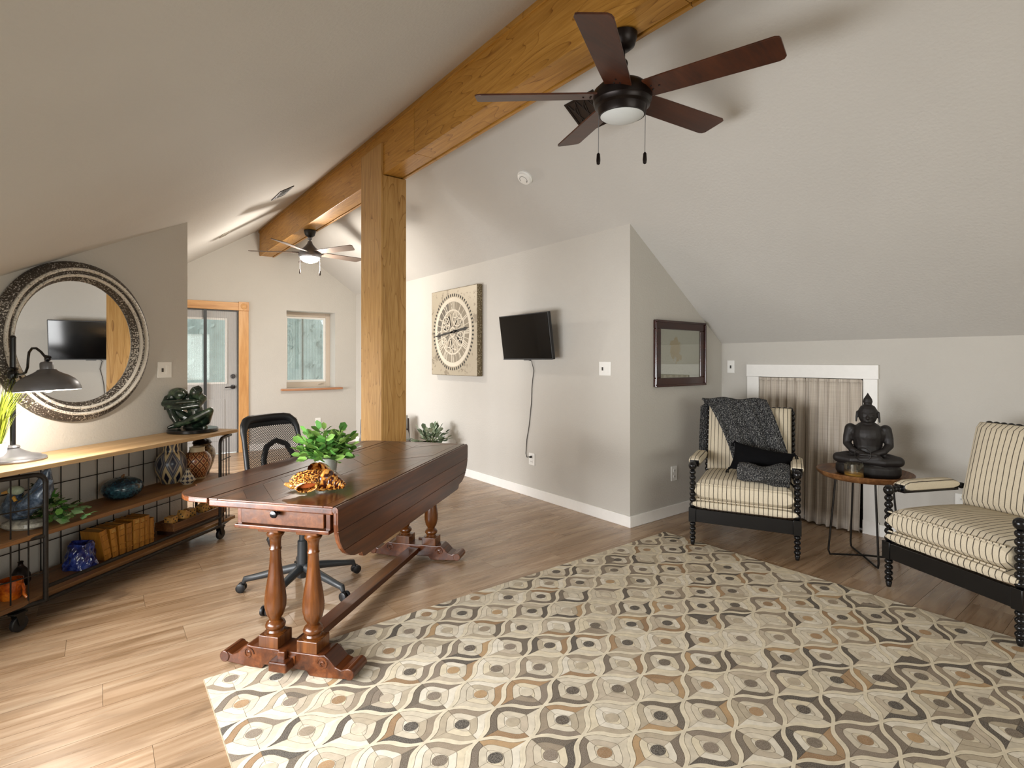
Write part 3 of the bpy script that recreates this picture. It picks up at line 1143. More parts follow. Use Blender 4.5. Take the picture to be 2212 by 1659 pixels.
def grille(name, label, loc, face, w, h, mat, scroll):
    t = thing(name, label, 'vent')
    orient(t, loc, *frame_on(face))
    b = MB()
    f = 0.016
    for x0, x1, y0, y1 in ((-w / 2, w / 2, -h / 2, -h / 2 + f), (-w / 2, w / 2, h / 2 - f, h / 2), (-w / 2, -w / 2 + f, -h / 2 + f, h / 2 - f), (w / 2 - f, w / 2, -h / 2 + f, h / 2 - f)):
        b.box(x0, y0, 0, x1, y1, 0.008)
    b.obj('frame', mat, t, bevel=0.002)
    MB().box(-w / 2 + f, -h / 2 + f, 0.0, w / 2 - f, h / 2 - f, 0.0015).obj('backing', 'gap' if scroll else 'slot', t)
    if scroll:
        for k in range(3):
            cx = (k - 1) * w * 0.28
            b = MB()
            for s_ in (-1, 1):
                pts = [(cx + s_ * (0.005 + 0.030 * a) * math.cos(a * 5.2), s_ * (0.008 + h * 0.30 * math.sin(a * 2.6)), 0.005) for a in [q / 14 for q in range(15)]]
                b.tube(pts, 0.004, 6)
            b.tube([(cx - w * 0.12, -h / 2 + f, 0.005), (cx + w * 0.12, h / 2 - f, 0.005)], 0.0035, 6)
            b.tube([(cx - w * 0.12, h / 2 - f, 0.005), (cx + w * 0.12, -h / 2 + f, 0.005)], 0.0035, 6)
            b.obj('scrollwork', mat, t)
    else:
        for k in range(5):
            yy = -h / 2 + f + (k + 0.5) * (h - 2 * f) / 5
            MB().box(-w / 2 + f, yy - 0.005, 0.001, w / 2 - f, yy + 0.005, 0.006).obj('slat', mat, t)
    return t


grille('ceiling_vent', 'dark scrolled grille on the right slope behind the near fan', (2.535, 2.45, zroof(2.535)), 'CR', 0.26, 0.24, 'grille', True)
grille('ceiling_vent', 'dark diamond looking grille on the left slope beside the beam', (1.395, 5.45, zroof(1.395)), 'CL', 0.34, 0.15, 'grille', True)
grille('ceiling_vent', 'small pale vent on the left slope near the far wall', (1.13, 6.88, zroof(1.13)), 'CL', 0.24, 0.09, 'vent_white', False)
t = thing('smoke_detector', 'round white smoke detector on the right ceiling slope', 'detector')
orient(t, (2.731, 3.349, zroof(2.731)), *frame_on('CR'))
MB().lathe([(0.066, 0), (0.066, 0.012), (0.060, 0.016), (0.056, 0.030), (0.045, 0.036), (0.001, 0.037)], 28).obj('body', 'plate', t)
b = MB().tube([(0.034 * math.cos(a / 10), 0.034 * math.sin(a / 10), 0.036) for a in range(0, 48, 3)], 0.0018, 6)
b.ball((-0.02, -0.02, 0.037), 0.003, 8)
b.obj('slot_and_light', 'slot', t)


# ------------------------------------------------------------------ ceiling fans
def fan(name, label, loc, phase, top, tilt, blade_mats, bell):
    """loc is the centre of the blade plane; top is the height of the beam underside"""
    t = thing(name, label, 'ceiling fan', loc, 0, 'ceiling fans under the beam')
    z1 = top - loc[2]
    metal = 'nickel' if bell else 'bronze'
    MB().lathe([(0.001, z1 - 0.075), (0.03, z1 - 0.075), (0.055, z1 - 0.055), (0.066, z1 - 0.02), (0.068, z1), (0.001, z1)], 24).obj('canopy', 'bronze' if not bell else 'iron', t)
    lo = 0.14 if bell else 0.115
    b = MB().lathe([(0.012, lo), (0.012, z1 - 0.07)], 12)
    b.ball((0, 0, lo + 0.03), 0.026, 12)
    b.obj('downrod', metal, t)
    if bell:
        MB().lathe([(0.001, 0.135), (0.024, 0.135), (0.032, 0.105), (0.060, 0.070), (0.105, 0.028), (0.128, -0.015), (0.130, -0.045), (0.118, -0.058), (0.001, -0.058)][::-1], 28).obj('motor_housing', metal, t)
        MB().lathe([(0.001, -0.120), (0.045, -0.116), (0.085, -0.100), (0.106, -0.075), (0.110, -0.0585), (0.001, -0.0585)], 28).obj('lamp_glass', 'lit', t)
    else:
        MB().lathe([(0.001, 0.115), (0.022, 0.115), (0.026, 0.09), (0.045, 0.065), (0.06, 0.055), (0.105, 0.047), (0.134, 0.02), (0.139, -0.012), (0.137, -0.03), (0.001, -0.03)][::-1], 36).obj('motor_housing', metal, t)
        MB().lathe([(0.001, -0.095), (0.108, -0.095), (0.112, -0.085), (0.116, -0.06), (0.130, -0.052), (0.133, -0.036), (0.137, -0.0305), (0.001, -0.0305)], 36).obj('light_kit_ring', metal, t)
        MB().lathe([(0.001, -0.122), (0.05, -0.118), (0.085, -0.107), (0.102, -0.096), (0.001, -0.096)], 36).obj('lamp_glass', 'frost', t)
    for k in range(5):
        a = phase + 72 * k
        Mx = Matrix.Rotation(R(a), 4, 'Z') @ Matrix.Rotation(R(-12 if not bell else -13), 4, 'X')
        b = MB()
        r0, r1 = (0.125, 0.70)
        w0, w1 = (0.062, 0.074) if not bell else (0.05, 0.066)
        out = [(r0, -w0), (r0 + 0.10, -w0 - 0.004), (r1 - 0.02, -w1), (r1 - 0.004, -w1 + 0.008), (r1, -w1 + 0.02), (r1 - (0.0 if not bell else 0.05), w1 - 0.02), (r1 - 0.01 - (0 if not bell else 0.05), w1 - 0.006), (r1 - 0.03 - (0 if not bell else 0.05), w1), (r0 + 0.10, w0 + 0.004), (r0, w0)]
        b.prism(out, -0.004, 0.004, 'xy', Mx)
        bl = b.obj('blade', blade_mats, t, bevel=0.0015)
        b = MB().box(0.085, -0.022, 0.004, 0.20, 0.022, 0.009, Mx)
        for px, py in ((0.15, -0.014), (0.15, 0.014), (0.185, 0)):
            b.ball((px, py, -0.004), 0.005, 6, Mx)
        b.obj('blade_iron', metal, bl)
    for (cx, cy, ln) in (((-0.080, 0.062, 0.290), (0.080, -0.062, 0.285)) if not bell else ((-0.085, 0.065, 0.20), (0.085, -0.065, 0.23))):
        zt = -0.06 if not bell else -0.05
        ch = MB().tube([(cx * 1.1, cy * 1.1, zt), (cx * 1.1, cy * 1.1, zt - ln * 0.72)], 0.0016, 6).obj('pull_chain', 'nickel', t)
        MB().lathe([(0.001, 0), (0.008, 0.004), (0.010, 0.02), (0.008, 0.05), (0.004, 0.056), (0.001, 0.058)], 12, Matrix.Translation((cx * 1.1, cy * 1.1, zt - ln * 0.72 - 0.056))).obj('pull_knob', 'bronze', ch)
    t.rotation_euler = (R(tilt[0]), R(tilt[1]), 0)
    return t


fan('ceiling_fan', 'near dark bronze ceiling fan with walnut blades and unlit white glass', (1.965, 1.68, 2.585), 68, 2.866, (2.5, -2.0), 'walnut', False)
fan('ceiling_fan', 'far grey ceiling fan with pale blades and a lit lamp', (1.965, 6.46, 2.605), 8, 2.866, (0, 0), 'greyblade', True)
light('far_fan_lamp', 'POINT', (1.965, 6.46, 2.44), 66, (1.0, 0.93, 0.84), radius=0.06)

# ------------------------------------------------------------------ rug of hide patches
RX0, RX1, RY0, RY1 = 0.335, 3.432, -0.06, 2.512
rug = thing('patchwork_rug', 'cream and brown patchwork hide rug with ogee eye pattern on the plank floor', 'rug')
MB().box(RX0, RY0, 0.0005, RX1, RY1, 0.0062).obj('backing', 'cord', rug)
va, vb = Vector((0.1515, -0.1025)), Vector((0.1515, 0.1025))
ctr = Vector((1.486, 1.525))
rr = random.Random(11)
CR = {'cord': ['#e0d4ba'], 'cream': ['#dbd0ba', '#e2d9c6', '#d3c7b0', '#dccfb3', '#cfc4ae'], 'tan': ['#a5835c', '#94724c', '#b19066'], 'grey': ['#6a5c4d', '#7f7060', '#554839', '#94846f'],
      'dark': ['#2a1d14', '#38291e', '#201610'], 'taupe': ['#c2b49e', '#b6a890']}


def ogee(c, s, t):
    """lattice cell with s-curved sides; s and t from 0 to 1"""
    k = 0.06
    p = c + va * (s - 0.5 + k * math.sin(2 * PI * t)) + vb * (t - 0.5 + k * math.sin(2 * PI * s))
    return (p.x, p.y)


def patch_cell(c, idx):
    b = MB()
    cols = []

    def ring(rg, side, e, soft):
        e *= rg
        if soft:
            k = (abs(e) / rg) ** 3
            e *= 1 - 0.16 * k
            rg *= 1 - 0.16 * k
        s_, t_ = [(e, -rg), (rg, e), (-e, rg), (-rg, -e)][side]
        return ogee(c, 0.5 + s_ / 2, 0.5 + t_ / 2)

    def piece(r0, r1, side, kind, z, n=6, g=0.02):
        """band between two concentric outlines on one side of the cell"""
        col = lin(rr.choice(CR[kind]))
        q = [[ring(rg, side, (-1 + 2 * k / n) * (1 - g * 0.5 / max(rg, 0.2)), sf) for k in range(n + 1)] for rg, sf in ((r1, r1 < 0.8), (r0, r0 < 0.8))]
        for k in range(n):
            poly = [q[0][k], q[0][k + 1], q[1][k + 1], q[1][k]]
            poly = clip_poly(poly, RX0 + 0.002, RY0 + 0.002, RX1 - 0.002, RY1 - 0.002)
            if poly:
                b.add([(p[0], p[1], z) for p in poly], [tuple(range(len(poly)))])
                cols.append((col, len(poly)))
    base_pick = lambda: rr.choices(['cream', 'tan', 'grey', 'dark', 'taupe'], [36, 12, 26, 11, 18])[0]
    for side in range(4):
        k1 = base_pick()
        wedge = rr.random() < 0.07 and k1 != 'cream'
        piece(0.905, 0.999, side, 'cord', 0.0080, 8, 0.0)
        piece(0.66, 0.90, side, k1, 0.0072)
        piece(0.37, 0.645, side, k1 if wedge else rr.choices(['cream', 'taupe'], [80, 20])[0], 0.0072)
        piece(0.10, 0.355, side, k1 if wedge else 'cream', 0.0072)
    dk = rr.choices(['dark', 'grey', 'tan', 'taupe', 'cream'], [30, 26, 16, 18, 10])[0]
    col = lin(rr.choice(CR[dk]))
    poly = clip_poly([(c.x + 0.0275 * math.cos(a * PI / 7), c.y + 0.0245 * math.sin(a * PI / 7)) for a in range(14)], RX0, RY0, RX1, RY1)
    if poly:
        b.add([(p[0], p[1], 0.0078) for p in poly], [tuple(range(len(poly)))])
        cols.append((col, len(poly)))
    if not b.f:
        return
    me = b.mesh('hide_patch', 'hide')
    ca = me.color_attributes.new('Col', 'FLOAT_COLOR', 'CORNER')
    flat = []
    for cl, n in cols:
        flat += list(cl) * n
    ca.data.foreach_set('color', flat)
    link_mesh('hide_patch', me, rug)


idx = 0
for i in range(-22, 23):
    for j in range(-22, 23):
        c = ctr + va * i + vb * j
        if RX0 - 0.14 < c.x < RX1 + 0.14 and RY0 - 0.09 < c.y < RY1 + 0.09:
            patch_cell(c, idx)
            idx += 1

# ------------------------------------------------------------------ drop leaf table
TZ = 0.745
tb = thing('drop_leaf_table', 'dark stained drop leaf table with herringbone top, one leaf up and one hanging', 'table', (1.1666, 2.802, 0.0055), R(39))
HL, HW, TH = 0.8135, 0.289, 0.026
core = MB().box(-HL, -HW, TZ - 0.034, HL, HW, TZ - 0.006).obj('tabletop', 'table', tb, bevel=0.006)
bx0, bx1, by0, by1 = -HL + 0.03, HL - 0.03, -HW + 0.045, HW - 0.045
for y0, y1 in ((-HW + 0.001, by0 - 0.001), (by1 + 0.001, HW - 0.001)):
    MB().box(-HL + 0.001, y0, TZ - 0.007, HL - 0.001, y1, TZ).obj('edge_board', 'table', core, bevel=0.002)
for x0, x1 in ((-HL + 0.001, bx0 - 0.001), (bx1 + 0.001, HL - 0.001)):
    MB().box(x0, by0, TZ - 0.007, x1, by1, TZ).obj('edge_board', 'table_y', core, bevel=0.002)
wd = 0.125
for half in (0, 1):
    ya, yb = (by0, -0.0008) if half == 0 else (0.0008, by1)
    hy = by1
    k = -8
    while k < 14:
        xs = bx0 + k * wd
        sl_ = 0.62
        if half:
            poly = [(xs, 0), (xs + wd - 0.0016, 0), (xs + wd - 0.0016 + hy / sl_ * 0.62, hy), (xs + hy / sl_ * 0.62, hy)]
        else:
            poly = [(xs, 0), (xs + wd - 0.0016, 0), (xs + wd - 0.0016 + hy / sl_ * 0.62, -hy), (xs + hy / sl_ * 0.62, -hy)]
        poly = clip_poly(poly, bx0, ya, bx1, yb)
        if len(poly) > 2:
            MB().prism(poly, TZ - 0.007, TZ - rr.uniform(0.0, 0.0012)).obj('herringbone_board', 'table_y' if (k + half) % 2 else 'table', core)
        k += 1
# leaf outline: hinge edge at y=0, ogee cut corners at the free edge
LW = 0.252


def leaf_outline(w):
    pts = [(-HL, 0), (HL, 0)]
    side = []
    for a in range(0, 8):
        th = R(90) * a / 7
        side.append((HL - 0.165 + 0.165 * math.cos(th), w - 0.028 - 0.165 + 0.165 * math.sin(th)))
    side += [(HL - 0.185, w - 0.026), (HL - 0.195, w - 0.006), (HL - 0.215, w)]
    return pts + side + [(-x, y) for x, y in reversed(side)]


full = leaf_outline(LW)


def leaf(parent, Mx, cuts, name):
    base = MB().prism(full, -0.022, -0.004, 'xy', Mx).obj(name, 'table', parent, bevel=0.004)
    for a, b2 in zip(cuts, cuts[1:]):
        poly = clip_poly(full, -2, a + 0.0008, 2, b2 - 0.0008)
        if poly:
            MB().prism(poly, -0.005, 0.0, 'xy', Mx).obj('leaf_plank', 'table', base, bevel=0.0015)
    return base


leaf(tb, Matrix.Translation((0, HW + 0.006, TZ)), [0, 0.13, LW], 'raised_leaf')
leaf(tb, Matrix.Translation((0, -HW - 0.022, TZ - 0.012)) @ Matrix.Rotation(R(90), 4, 'X') @ Matrix.Diagonal((1, -1, 1, 1)), [0, 0.085, 0.17, LW], 'hanging_leaf')
MB().tube([(-HL, -HW - 0.008, TZ - 0.014), (HL, -HW - 0.008, TZ - 0.014)], 0.013, 10).obj('rule_joint', 'table', tb)
# apron with end drawer
ap = MB()
for x0, x1, y0, y1 in ((-0.725, 0.725, -0.222, -0.200), (-0.725, 0.725, 0.200, 0.222), (0.705, 0.725, -0.2, 0.2), (-0.70, -0.68, -0.2, 0.2)):
    ap.box(x0, y0, 0.612, x1, y1, TZ - 0.034)
ap.obj('apron', 'table', tb, bevel=0.002)
dwr = MB().box(-0.735, -0.198, 0.628, -0.705, 0.198, TZ - 0.04).obj('drawer', 'table_y', tb, bevel=0.003)
MB().lathe([(0.001, 0), (0.010, 0.002), (0.010, 0.006), (0.006, 0.012), (0.013, 0.02), (0.017, 0.028), (0.014, 0.036), (0.001, 0.039)], 16, Matrix.Translation((-0.734, 0.015, 0.682)) @ Matrix.Rotation(R(-90), 4, 'Y')).obj('knob', 'black', dwr)
MB().box(-0.742, -0.226, 0.606, -0.70, 0.226, 0.622).obj('end_rail', 'table', tb, bevel=0.004)
prof = [(0.001, 0.10), (0.046, 0.10), (0.046, 0.145), (0.034, 0.147), (0.030, 0.155), (0.040, 0.165), (0.042, 0.175), (0.036, 0.187), (0.024, 0.195), (0.026, 0.203), (0.037, 0.222), (0.0445, 0.255), (0.045, 0.285),
        (0.040, 0.33), (0.031, 0.385), (0.0245, 0.44), (0.022, 0.492), (0.024, 0.496), (0.026, 0.502), (0.023, 0.508), (0.0225, 0.535), (0.026, 0.552), (0.034, 0.560), (0.037, 0.568), (0.030, 0.578), (0.029, 0.584), (0.038, 0.592), (0.040, 0.600), (0.001, 0.600)]
for ex in (-0.66, 0.672):
    for y in (-0.10, 0.085):
        lg = MB().lathe(prof, 24, Matrix.Translation((ex, y, 0))).obj('baluster_leg', 'table_leg', tb)
        MB().box(ex - 0.048, y - 0.048, 0.092, ex + 0.048, y + 0.048, 0.142).obj('plinth', 'table_leg', lg, bevel=0.003)
        MB().box(ex - 0.05, y - 0.05, 0.585, ex + 0.05, y + 0.05, 0.612).obj('cap_block', 'table_leg', lg, bevel=0.004)
    # scrolled sledge foot
    o2 = [(-0.315, 0.032), (-0.300, 0.012), (-0.17, 0.003), (-0.115, 0.003), (-0.10, 0.022), (0.10, 0.022), (0.115, 0.003), (0.17, 0.003), (0.300, 0.012), (0.315, 0.032),
          (0.308, 0.052), (0.285, 0.055), (0.262, 0.046), (0.235, 0.055), (0.205, 0.085), (0.185, 0.098), (0.16, 0.094), (-0.16, 0.094), (-0.185, 0.098), (-0.205, 0.085), (-0.235, 0.055), (-0.262, 0.046), (-0.285, 0.055), (-0.308, 0.052)]
    ft = MB().prism(o2, ex - 0.052, ex + 0.052, 'yz').obj('sledge_foot', 'table', tb, bevel=0.004)
    for sy in (-1, 1):
        MB().tube([(ex - 0.056, sy * 0.298, 0.034), (ex + 0.056, sy * 0.298, 0.034)], 0.024, 14).obj('foot_roll', 'table', ft, bevel=0.003)
        for sx in (-1, 1):
            pts = []
            for q in range(22):
                a = q / 21 * 2.3 * 2 * PI / 1.6
                rad = 0.026 * (1 - q / 26)
                pts.append((ex + sx * 0.052, sy * (0.178 - rad * math.cos(a)), 0.062 + rad * math.sin(a)))
            MB().tube(pts, 0.0045, 6).obj('carved_scroll', 'table', ft)
st = MB().box(-0.60, -0.038, 0.045, 0.61, 0.038, 0.078).obj('stretcher', 'table', tb, bevel=0.003)
for ex, sg in ((-0.66, -1), (0.672, 1)):
    MB().box(ex + sg * 0.052 - 0.004, -0.05, 0.048, ex + sg * 0.052 + 0.004, 0.05, 0.08).obj('tenon_plate', 'table', st)
    MB().box(min(ex + sg * 0.05, ex + sg * 0.105), -0.042, 0.030, max(ex + sg * 0.05, ex + sg * 0.105), 0.042, 0.072).obj('tenon', 'table', st, bevel=0.006)
    MB().cbox((ex + sg * 0.068, 0, 0.079), (0.022, 0.034, 0.05)).obj('wedge_key', 'table', st, bevel=0.004)


# ------------------------------------------------------------------ spool armchairs
def beads(b, p0, p1, n, r, seg=14, squash=0.92):
    """row of turned beads between two points"""
    p0, p1 = Vector(p0), Vector(p1)
    d = p1 - p0
    L = d.length
    prof = [(r * 0.45, 0.0)]
    for k in range(n):
        z0 = L * k / n
        h = L / n
        for a in (0.12, 0.3, 0.5, 0.7, 0.88):
            prof.append((r * (0.5 + 0.5 * math.sin(PI * a) ** 0.8), z0 + h * a))
        prof.append((r * 0.45, z0 + h))
    q = d.to_track_quat('Z', 'Y').to_matrix().to_4x4()
    b.lathe(prof, seg, Matrix.Translation(p0) @ q)


def puff(b, x0, x1, y0, y1, z0, z1, bulge=0.02, Mx=None, nu=14, nv=12, edge=0.03):
    """stuffed cushion: a box with soft edges and a crowned top and bottom"""
    def side(zs, flip):
        def fn(s, t):
            x = x0 + (x1 - x0) * s
            y = y0 + (y1 - y0) * t
            ex = min(s, 1 - s) * (x1 - x0)
            ey = min(t, 1 - t) * (y1 - y0)
            k = min(1.0, ex / edge) * min(1.0, ey / edge)
            drop = (1 - math.sqrt(max(0, 1 - (1 - min(1, ex / edge)) ** 2))) * edge * 0.4 + (1 - math.sqrt(max(0, 1 - (1 - min(1, ey / edge)) ** 2))) * edge * 0.6
            cr = bulge * math.sin(PI * s) ** 0.5 * math.sin(PI * t) ** 0.5 if 0 < s < 1 and 0 < t < 1 else 0
            z = zs + (cr - drop) * (1 if flip else -1)
            return (x, y, z)
        return fn
    top, bot = side(z1, True), side(z0, False)
    b.grid(top, nu, nv, Mx)
    nb = len(b.f)
    b.grid(lambda s, t: bot(1 - s, t), nu, nv, Mx)
    # side walls
    ring = [(i / nu, 0) for i in range(nu)] + [(1, j / nv) for j in range(nv)] + [(1 - i / nu, 1) for i in range(nu)] + [(0, 1 - j / nv) for j in range(nv)]
    vs, fs = [], []
    m = len(ring)
    cx, cy = (x0 + x1) / 2, (y0 + y1) / 2
    for lv in (0, 0.25, 0.5, 0.75, 1):
        for s, t in ring:
            a, c = bot(s, t), top(s, t)
            g = 1 + 0.03 * math.sin(PI * lv)
            vs.append((cx + (a[0] - cx) * g, cy + (a[1] - cy) * g, a[2] + (c[2] - a[2]) * lv))
    for l_ in range(4):
        for k in range(m):
            k2 = (k + 1) % m
            fs.append((l_ * m + k, l_ * m + k2, (l_ + 1) * m + k2, (l_ + 1) * m + k))
    b.add(vs, fs, True, Mx)


BT = Matrix.Translation((0, 0.235, 0.42)) @ Matrix.Rotation(R(-15), 4, 'X')     # leaning back frame: z up the back


def make_armchair(label, loc, rz):
    t = thing('spool_armchair', label, 'armchair', loc, rz, 'spool armchairs by the low wall')
    for sx in (-1, 1):
        x = sx * 0.33
        b = MB().lathe([(0.001, 0), (0.011, 0.001), (0.017, 0.03), (0.014, 0.036)], 14, Matrix.Translation((x, -0.31, 0)))
        beads(b, (x, -0.31, 0.034), (x, -0.31, 0.166), 4, 0.0215)
        b.box(x - 0.024, -0.334, 0.166, x + 0.024, -0.286, 0.266)
        beads(b, (x, -0.31, 0.266), (x, -0.31, 0.535), 7, 0.0225)
        b.ball((x, -0.31, 0.562), (0.028, 0.028, 0.030), 16)
        b.obj('front_leg', 'black', t, bevel=0.002)
        b = MB().add([(x - 0.015, 0.335, 0), (x + 0.015, 0.335, 0), (x + 0.015, 0.365, 0), (x - 0.015, 0.365, 0), (x - 0.022, 0.27, 0.27), (x + 0.022, 0.27, 0.27), (x + 0.022, 0.315, 0.27), (x - 0.022, 0.315, 0.27)],
                     [(0, 3, 2, 1), (4, 5, 6, 7), (0, 1, 5, 4), (1, 2, 6, 5), (2, 3, 7, 6), (3, 0, 4, 7)])
        b.obj('rear_leg', 'black', t, bevel=0.003)
        b = MB()
        beads(b, (x, -0.285, 0.566), (x, -0.225, 0.566), 2, 0.020)
        b.box(x - 0.032, -0.228, 0.545, x + 0.032, 0.165, 0.558)
        b.box(x - 0.032, -0.236, 0.545, x + 0.032, -0.226, 0.590)
        beads(b, (x, 0.162, 0.566), (x - sx * 0.02, 0.265, 0.562), 3, 0.019)
        ar = b.obj('arm', 'black', t, bevel=0.002)
        b = MB()
        puff(b, x - 0.038, x + 0.038, -0.225, 0.16, 0.558, 0.606, 0.010, None, 6, 12, 0.014)
        b.obj('arm_pad', 'stripe', ar)
        b = MB()
        beads(b, BT @ Vector((sx * 0.305, 0.02, -0.15)), BT @ Vector((sx * 0.305, 0.02, 0.525)), 17, 0.019)
        b.obj('back_post', 'black', t)
    b = MB()
    beads(b, BT @ Vector((-0.31, 0.02, 0.535)), BT @ Vector((0.31, 0.02, 0.535)), 16, 0.019)
    b.obj('top_rail', 'black', t)
    for x0, x1, y0, y1 in ((-0.306, 0.306, -0.330, -0.296), (-0.306, 0.306, 0.285, 0.31), (-0.342, -0.318, -0.286, 0.28), (0.318, 0.342, -0.286, 0.28)):
        MB().box(x0, y0, 0.170, x1, y1, 0.262).obj('seat_rail', 'black', t, bevel=0.003)
    b = MB()
    puff(b, -0.325, 0.325, -0.325, 0.28, 0.262, 0.330, 0.0, None, 10, 8, 0.02)
    b.obj('seat_deck', 'stripe', t)
    b = MB()
    puff(b, -0.302, 0.302, -0.345, 0.20, 0.332, 0.462, 0.03, None, 16, 14, 0.045)
    cu = b.obj('seat_cushion', 'stripe', t)
    for z in (0.337, 0.448):
        MB().tube([(-0.298, -0.346, z), (0.298, -0.346, z)], 0.005, 6).obj('piping', 'stripe', cu)
    b = MB()
    puff(b, -0.285, 0.285, -0.03, 0.51, -0.02, 0.035, 0.0, BT @ Matrix.Rotation(R(90), 4, 'X') @ Matrix.Translation((0, 0, -0.03)), 8, 8, 0.02)
    b.obj('back_panel', 'stripe', t)
    b = MB()
    puff(b, -0.288, 0.288, 0.03, 0.525, 0.0, 0.105, 0.03, BT @ Matrix.Rotation(R(90), 4, 'X') @ Matrix.Translation((0, 0, -0.008)), 14, 14, 0.04)
    b.obj('back_cushion', 'stripe', t)
    return t


A1 = make_armchair('black spool armchair in striped linen with a knit throw over its back', (3.766, 2.042, 0.008), R(-65.3))
A2 = dup(A1, (3.765, 0.671, 0.008), R(-114.7), 'black spool armchair in striped linen, cut off by the right edge of the photo', 'spool armchairs by the low wall')
CH = Matrix.Translation((3.766, 2.042, 0)) @ Matrix.Rotation(R(-65.3), 4, 'Z')

# charcoal throw draped over the left chair back
th = thing('knit_throw', 'charcoal knit throw draped over the back of the left spool armchair', 'throw', (3.766, 2.042, 0.008), R(-65.3))
BTi = BT


def drape(s, t):
    # t: 0 low behind the back, 0.35 over the top rail, 1 at the seat
    if t < 0.3:
        k = t / 0.3
        p = Vector((0, 0.058, 0.15 + 0.41 * k))
    elif t < 0.42:
        a = (t - 0.3) / 0.12 * PI
        p = Vector((0, -0.040 + 0.098 * math.cos(a), 0.56 + 0.028 * math.sin(a)))
    else:
        k = (t - 0.42) / 0.58
        p = Vector((0, -0.150 - 0.012 * math.sin(k * 3), 0.56 - 0.50 * k))
        if k < 0.1:
            p.y = -0.138 - 0.12 * k
    kk = max(0.0, (t - 0.40) / 0.60)
    xa = -0.345 + 0.255 * kk ** 0.62 - (0.03 if t < 0.3 else 0.0)
    xb = 0.125 + 0.175 * kk ** 0.8
    x = xa + (xb - xa) * s
    p.x = x
    w = Vector(BTi @ p)
    w.y -= 0.013 * math.sin(s * 19 + t * 4) * (0.6 + kk) + 0.007 * math.sin(s * 50)
    w.z += 0.008 * math.sin(s * 13 + t * 9)
    return w


b = MB()
b.grid(drape, 36, 60)
o = b.obj('draped_cloth', 'knit', th, solid=0.016)
# folded end lying on the seat
b = MB()


def fold(s, t):
    a = t * 2 * PI
    x = -0.04 + 0.325 * s
    lobe = 0.058 + 0.012 * math.sin(s * 9)
    cx = -0.215 + 0.030 * math.cos(s * 6) - 0.05 * (s - 0.4)
    return (x, cx + 0.140 * math.cos(a) * (0.70 + 0.30 * math.sin(PI * s)), 0.530 + lobe * 1.05 * math.sin(a) + 0.012 * math.sin(a * 3 + s * 5))


b.grid(fold, 26, 30)
for s in (0.0, 1.0):
    ring = [fold(s, k / 30) for k in range(30)]
    c = Vector((0, 0, 0))
    for q in ring:
        c += Vector(q)
    c /= 30
    c.x += -0.012 if s == 0 else 0.012
    b.add(ring + [tuple(c)], [((k + 1) % 30, k, 30) if s == 0 else (k, (k + 1) % 30, 30) for k in range(30)], True)
b.obj('folded_end', 'knit', th)
b = MB()
for k in range(3):
    b.tube([(0.02 + 0.075 * k + 0.010 * q, -0.325 + 0.006 * abs(q - 5), 0.535 - 0.006 * abs(q - 5) + 0.010 * k) for q in range(11)], 0.013, 8)
b.obj('knit_fold', 'knit', th)
pl = thing('pillow', 'small black tasselled pillow lying on the throw of the left armchair', 'pillow', (3.766, 2.042, 0.008), R(-65.3))
PM = Matrix.Translation((0.105, -0.055, 0.590)) @ Matrix.Rotation(R(9), 4, 'Y') @ Matrix.Rotation(R(58), 4, 'X')
b = MB()


def pill(sgn):
    def fn(s, t):
        x, y = (s - 0.5) * 2, (t - 0.5) * 2
        h = 0.060 * (max(0, 1 - x * x) * max(0, 1 - y * y)) ** 0.55
        pin = 1 - 0.15 * (1 - x * x)
        return (x * 0.200 * (1 - 0.07 * (1 - y * y)), y * 0.110 * pin, sgn * h * 1.1)
    return fn


b.grid(pill(1), 18, 12, PM)
b.grid(lambda s, t: pill(-1)(1 - s, t), 18, 12, PM)
b.obj('cover', 'velvet', pl)
for sx in (-1, 1):
    for sy in (-1, 1):
        c = PM @ Vector((sx * 0.198, sy * 0.107, 0))
        b = MB()
        b.ball(c, 0.009, 8)
        for q in range(6):
            a = q * PI / 3
            b.tube([c, c + Vector((sx * 0.012 + 0.006 * math.cos(a), 0.006 * math.sin(a), -0.012)), c + Vector((sx * 0.016 + 0.010 * math.cos(a), 0.010 * math.sin(a), -0.034))], 0.0022, 5)
        b.obj('tassel', 'velvet', pl)

# ------------------------------------------------------------------ side table, statue, candle
TT = (4.045, 1.372)
sd = thing('tray_table', 'round wooden tray table on bent black rod legs between the armchairs', 'table', (TT[0], TT[1], 0))
MB().lathe([(0.001, 0.535), (0.20, 0.535), (0.245, 0.542), (0.272, 0.562), (0.280, 0.580), (0.276, 0.585), (0.268, 0.580), (0.250, 0.560), (0.235, 0.553), (0.001, 0.553)], 48).obj('tray', 'tray', sd)
for k, ang in enumerate((40, 130)):
    b = MB()
    d = Vector((math.cos(R(ang)), math.sin(R(ang)), 0))
    pts = [d * 0.17 + Vector((0, 0, 0.537)), d * 0.215 + Vector((0, 0, 0.04)), d * 0.205 + Vector((0, 0, 0.010)), d * 0.18 + Vector((0, 0, 0.008 + 0.004 * k)), Vector((0, 0, 0.010 + 0.008 * k))]
    pts = pts + [Vector((-p.x, -p.y, p.z)) for p in reversed(pts[:-1])]
    b.tube(pts, 0.0065, 8)
    b.obj('leg_rod', 'iron', sd)
bd = thing('buddha_statue', 'dark seated meditating statue with pointed topknot on the tray table', 'statue', (4.085, 1.362, 0.5535), R(-72))


